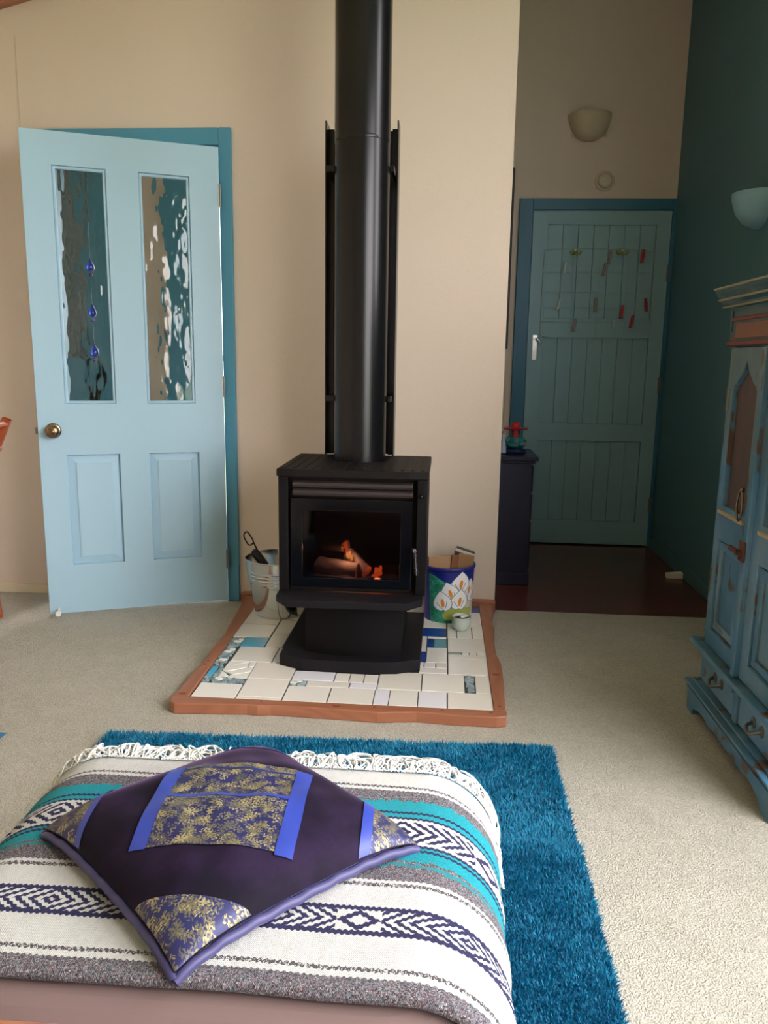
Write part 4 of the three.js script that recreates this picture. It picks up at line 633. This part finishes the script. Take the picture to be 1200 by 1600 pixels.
// ---------------------------------------------------------------- velvet cushion with brocade patches
{
  const o = thing('cushion', 'square dark purple velvet cushion with gold brocade patches on the blanket', 'cushion', [-0.298, 0.402, -1.037], undefined, 2 * Math.PI / 180); o.scale.z = 0.96;
  const S = 0.195, R2 = Math.SQRT1_2;            // half a side; own axes: a = to the right, b = towards the viewer (the diagonals)
  const puff = (p, q) => Math.pow(Math.max(0, (1 - Math.abs(p) ** 2.6) * (1 - Math.abs(q) ** 2.6)), 0.55);
  const at = (a, b, off = 0) => {               // point on the upper face
    let p = (a + b) * R2 / S, q = (b - a) * R2 / S; p = clamp(p, -1, 1); q = clamp(q, -1, 1);
    const pin = (m, n) => 1 - 0.035 * (1 - n * n) * Math.abs(m);             // sides drawn in slightly
    const P = p * pin(p, q), Q = q * pin(q, p), wr = 0.003 * Math.sin(p * 9 + q * 5) * (1 - p * p) * (1 - q * q) + 0.0015 * Math.sin(q * 17 - p * 6) * (1 - p * p) * (1 - q * q);
    return [(P - Q) * R2 * S, 0.006 + 0.016 * (1 - Math.abs(p * q) ** 5) + 0.053 * puff(p, q) + wr + off, (P + Q) * R2 * S];
  };
  const under = (a, b) => { const t = at(a, b); let p = clamp((a + b) * R2 / S, -1, 1), q = clamp((b - a) * R2 / S, -1, 1); const k = Math.pow(Math.max(0, (1 - p ** 4) * (1 - q ** 4)), 0.5); return [t[0], (0.006 + 0.016 * (1 - Math.abs(p * q) ** 5)) * (1 - k), t[2]]; };
  const ab = (u, v) => { const p = u * 2 - 1, q = v * 2 - 1; return [(p - q) * S * R2, (p + q) * S * R2]; };
  const nap = tex(256, 256, (u, v) => { const n = fbm(u, v, 6, 5, 4, 5), k = vnoise(u * 128, v * 128, 128, 128, 7); const c = mix3([18, 9, 30], [38, 23, 54], sstep(0.35, 0.75, n)); return mix3(c, [c[0] * 0.85, c[1] * 0.85, c[2] * 0.85], k); });
  const velvet = phys({ color: '#ffffff', map: nap, roughness: 0.8, sheen: 1, sheenColor: new THREE.Color('#b894d0'), sheenRoughness: 0.5, specularIntensity: 0.4 });
  obj('velvet_cover', grid((u, v) => at(...ab(u, v)), 90, 90), velvet, o);
  const satin = phys({ color: '#44416f', roughness: 0.5, sheen: 0.3, sheenColor: new THREE.Color('#a0a0d8') });
  const gb = grid((u, v) => under(...ab(u, v)), 60, 60); gb.setIndex([...gb.index.array].reverse()); gb.computeVertexNormals();
  obj('satin_back', gb, satin, o);
  // rolled satin border that shows below the velvet
  const ed = []; for (const [c, d] of [[[-1, -1], [1, -1]], [[1, -1], [1, 1]], [[1, 1], [-1, 1]], [[-1, 1], [-1, -1]]]) { const pts = []; for (let k = 0; k <= 24; k++) { const p = lerp(c[0], d[0], k / 24), q = lerp(c[1], d[1], k / 24), t = at((p - q) * S * R2, (p + q) * S * R2); pts.push([t[0] * 1.004, t[1] - 0.009 + 0.0012 * Math.sin(k * 2.3), t[2] * 1.004]); } ed.push(tube(pts, 0.0065, 60, 8)); }
  obj('satin_border', ed, satin, o);
  // brocade: gold leaves and flowers on navy
  const cv = document.createElement('canvas'); cv.width = 1024; cv.height = 1024; const g = cv.getContext('2d');
  g.fillStyle = '#2b2d60'; g.fillRect(0, 0, 1024, 1024);
  for (let k = 0; k < 760; k++) {
    const x = rr(0, 1024), y = rr(0, 1024), c = ['#8a815c', '#716a52', '#a89c6e', '#625f58'][k % 4];
    for (const dx of [-1024, 0, 1024]) for (const dy of [-1024, 0, 1024]) {
      if (x + dx < -60 || x + dx > 1084 || y + dy < -60 || y + dy > 1084) continue;
      g.strokeStyle = g.fillStyle = c; g.save(); g.translate(x + dx, y + dy); g.rotate(k * 2.4); g.lineWidth = 3;
      if (k % 9 === 0) { for (let q = 0; q < 11; q++) { g.rotate(0.5712); g.beginPath(); g.ellipse(26, 0, 18, 5.5, 0, 0, 7); q % 2 ? g.stroke() : g.fill(); } g.beginPath(); g.arc(0, 0, 7, 0, 7); g.stroke(); }
      else { g.beginPath(); g.moveTo(-34, 0); g.bezierCurveTo(-10, -30, 14, 26, 36, -6); g.stroke(); for (let q = -2; q <= 2; q++) { g.beginPath(); g.ellipse(q * 13, (q % 2 ? 9 : -9), 10, 4, q % 2 ? 0.8 : -0.8, 0, 7); g.fill(); } }
      g.restore();
    }
  }
  const bt = new THREE.CanvasTexture(cv); bt.colorSpace = THREE.SRGBColorSpace; bt.wrapS = bt.wrapT = THREE.RepeatWrapping; bt.repeat.set(4.2, 4.2);
  const brocade = phys({ map: bt, roughness: 0.45, metalness: 0.2, bumpMap: bt, bumpScale: 0.0006, side: THREE.DoubleSide });
  const ribbon = phys({ color: '#2c3f9c', roughness: 0.4, sheen: 0.4, sheenColor: new THREE.Color('#7f8ff0'), side: THREE.DoubleSide });
  const quad = (a0, a1, b0, b1, off, nu = 24, nv = 30) => grid((u, v) => at(lerp(a0, a1, u), lerp(b0, b1, v), off), nu, nv, (u, v) => [lerp(a0, a1, u), lerp(b0, b1, v)]);
  const A0 = -0.088, A1 = 0.092, B0 = -0.098, B1 = 0.118;
  obj('brocade_panel', quad(A0, A1, B0, B1, 0.0016, 40, 40), brocade, o, 'gold and navy brocade panel in the middle');
  obj('navy_band', quad(A0, A1, 0.0, 0.008, 0.0022), ribbon, o); obj('navy_band', quad(A0, A1, -0.08, -0.075, 0.0022), std('#2a2f70', 0.5), o);
  obj('satin_ribbon', quad(A0 - 0.022, A0 + 0.001, B0 + 0.004, B1 + 0.004, 0.0026), ribbon, o, 'blue satin ribbon');
  obj('satin_ribbon', quad(A1 - 0.001, A1 + 0.024, B0 + 0.004, B1 + 0.006, 0.0026), ribbon, o, 'blue satin ribbon');
  const H = S * Math.SQRT2;
  const tri = (ang, c, off, c1 = H - 0.001) => grid((u, v) => { const r = lerp(c, c1, u), w = (H - r) * lerp(-1, 1, v) * 0.995, a = Math.cos(ang) * r - Math.sin(ang) * w, b = Math.sin(ang) * r + Math.cos(ang) * w; return at(a, b, off); }, 24, 30, (u, v) => { const r = lerp(c, c1, u), w = (H - r) * lerp(-1, 1, v); return [r, w]; });
  for (const [ang, c] of [[0, 0.215], [Math.PI / 2, 0.199], [Math.PI, 0.207], [-Math.PI / 2, 0.2]]) { const t = tri(ang, c, 0.0016); t.setIndex([...t.index.array]); obj('brocade_corner', t, brocade, o); }
  obj('corner_ribbon', tri(0, 0.2, 0.0022, 0.215), ribbon, o); obj('corner_ribbon', tri(Math.PI, 0.196, 0.0022, 0.207), ribbon, o); obj('corner_ribbon', tri(-Math.PI / 2, 0.195, 0.0022, 0.2), ribbon, o);
}

// ---------------------------------------------------------------- shaggy blue rug
{
  const o = thing('rug', 'deep teal blue shaggy rug on the carpet under the ottoman', 'rug', [-0.31, 0, -1.2]);
  const x0 = -0.955, x1 = 0.338, z0 = -2.1, z1 = -0.55, sk = 0.012;
  const RX = (x, z) => x + (z - z0) * -0.008, RZ = (x, z) => z - (x - x0) * 0.035;
  obj('backing', plan([[x0, RZ(x0, z1)], [RX(x1, z1), RZ(x1, z1)], [x1, RZ(x1, z0)], [x0, RZ(x0, z0)]], 0, 0.008, 0.002), std('#0a4a70', 1), o);
  const blade = []; for (let k = 0; k < 5; k++) { const a = k / 5 * 6.28, l = 0.021, c = Math.cos(a), s = Math.sin(a), w = 0.0021; const p = [[-s * w, 0, c * w], [s * w, 0, -c * w], [c * 0.006 + s * w * 0.8, l * 0.6, s * 0.006 - c * w * 0.8], [c * 0.006 - s * w * 0.8, l * 0.6, s * 0.006 + c * w * 0.8], [c * 0.014, l, s * 0.014]]; for (const t of [[0, 1, 2], [0, 2, 3], [3, 2, 4]]) for (const q of t) blade.push(...p[q]); }
  const g = new THREE.BufferGeometry(); g.setAttribute('position', new THREE.Float32BufferAttribute(blade, 3)); g.computeVertexNormals();
  const mat = new THREE.MeshStandardMaterial({ color: '#ffffff', roughness: 0.6, side: THREE.DoubleSide }), N = 80000, im = new THREE.InstancedMesh(g, mat, N), m4 = new THREE.Matrix4(), q = new THREE.Quaternion(), e = new THREE.Euler(), col = new THREE.Color();
  im.name = 'pile'; im.userData.kind = 'stuff'; im.castShadow = im.receiveShadow = true; im._off = o._off;
  for (let k = 0; k < N; k++) {
    let u = rnd(), v = rnd(); if (u < 0.72 && v > 0.3) { u = 0.72 + rnd() * 0.28; }          // dense where it shows
    const x = lerp(x0 + 0.004, x1 - 0.004, u), z = lerp(z0 + 0.004, z1, v), lean = fbm(u, v, 9, 11, 3, 6) * 9, am = rr(0.15, 0.7);
    e.set(Math.cos(lean) * am + rr(-0.25, 0.25), rr(0, 6.28), Math.sin(lean) * am + rr(-0.25, 0.25)); q.setFromEuler(e);
    m4.compose(V(RX(x, z) - o._off.x, 0.006, RZ(x, z) - o._off.z), q, V(1, rr(0.7, 1.15), 1)); im.setMatrixAt(k, m4);
    const t = rnd(), c = mix3([0.0, 0.12, 0.27], [0.0, 0.30, 0.50], t); col.setRGB(c[0] + 0.004, c[1], c[2]); im.setColorAt(k, col);
  }
  o.add(im);
}

// ---------------------------------------------------------------- bits at the left edge
{
  const o = thing('wooden_chair', 'varnished wooden chair just entering the picture at the left edge', 'chair', [-2.08, 0, -2.9]);
  for (const z of [-3.1, -2.72]) obj('rear_leg', uvBox(tube([[-1.868, 0.0, z], [-1.878, 0.12, z], [-1.9, 0.3, z], [-1.89, 0.47, z], [-1.83, 0.7, z], [-1.765, 0.845, z]], 0.019, 50, 12)), M.chairWood, o);
  for (const z of [-3.08, -2.74]) obj('front_leg', uvBox(rod([-2.27, 0, z], [-2.25, 0.44, z], 0.016, 0.02)), M.chairWood, o);
  obj('seat', uvBox(bb(-2.3, -1.875, 0.43, 0.462, -3.12, -2.7, 0.012)), M.chairWood, o);
  for (const t of [0.35, 0.7, 0.97]) { const y = lerp(0.47, 0.845, t), x = lerp(-1.89, -1.765, t ** 1.2); obj('back_rail', uvBox(rod([x, y - 0.008, -3.1], [x, y - 0.008, -2.72], 0.014)), M.chairWood, o); }
  const rag = grid((u, v) => { const x = -1.335 + u * 0.075, z = -2.09 + v * 0.06; return [x, 0.004 + 0.02 * fbm(u, v, 4, 4, 3, 3) * Math.sin(u * 3.14) * Math.sin(v * 3.14), z]; }, 16, 16);
  tag(obj('cloth_scrap', rag, std('#2f6f9a', 0.9, { side: THREE.DoubleSide })), 'tiny blue cloth lying on the carpet at the left edge', 'cloth');
}

renderer.render(scene, camera);
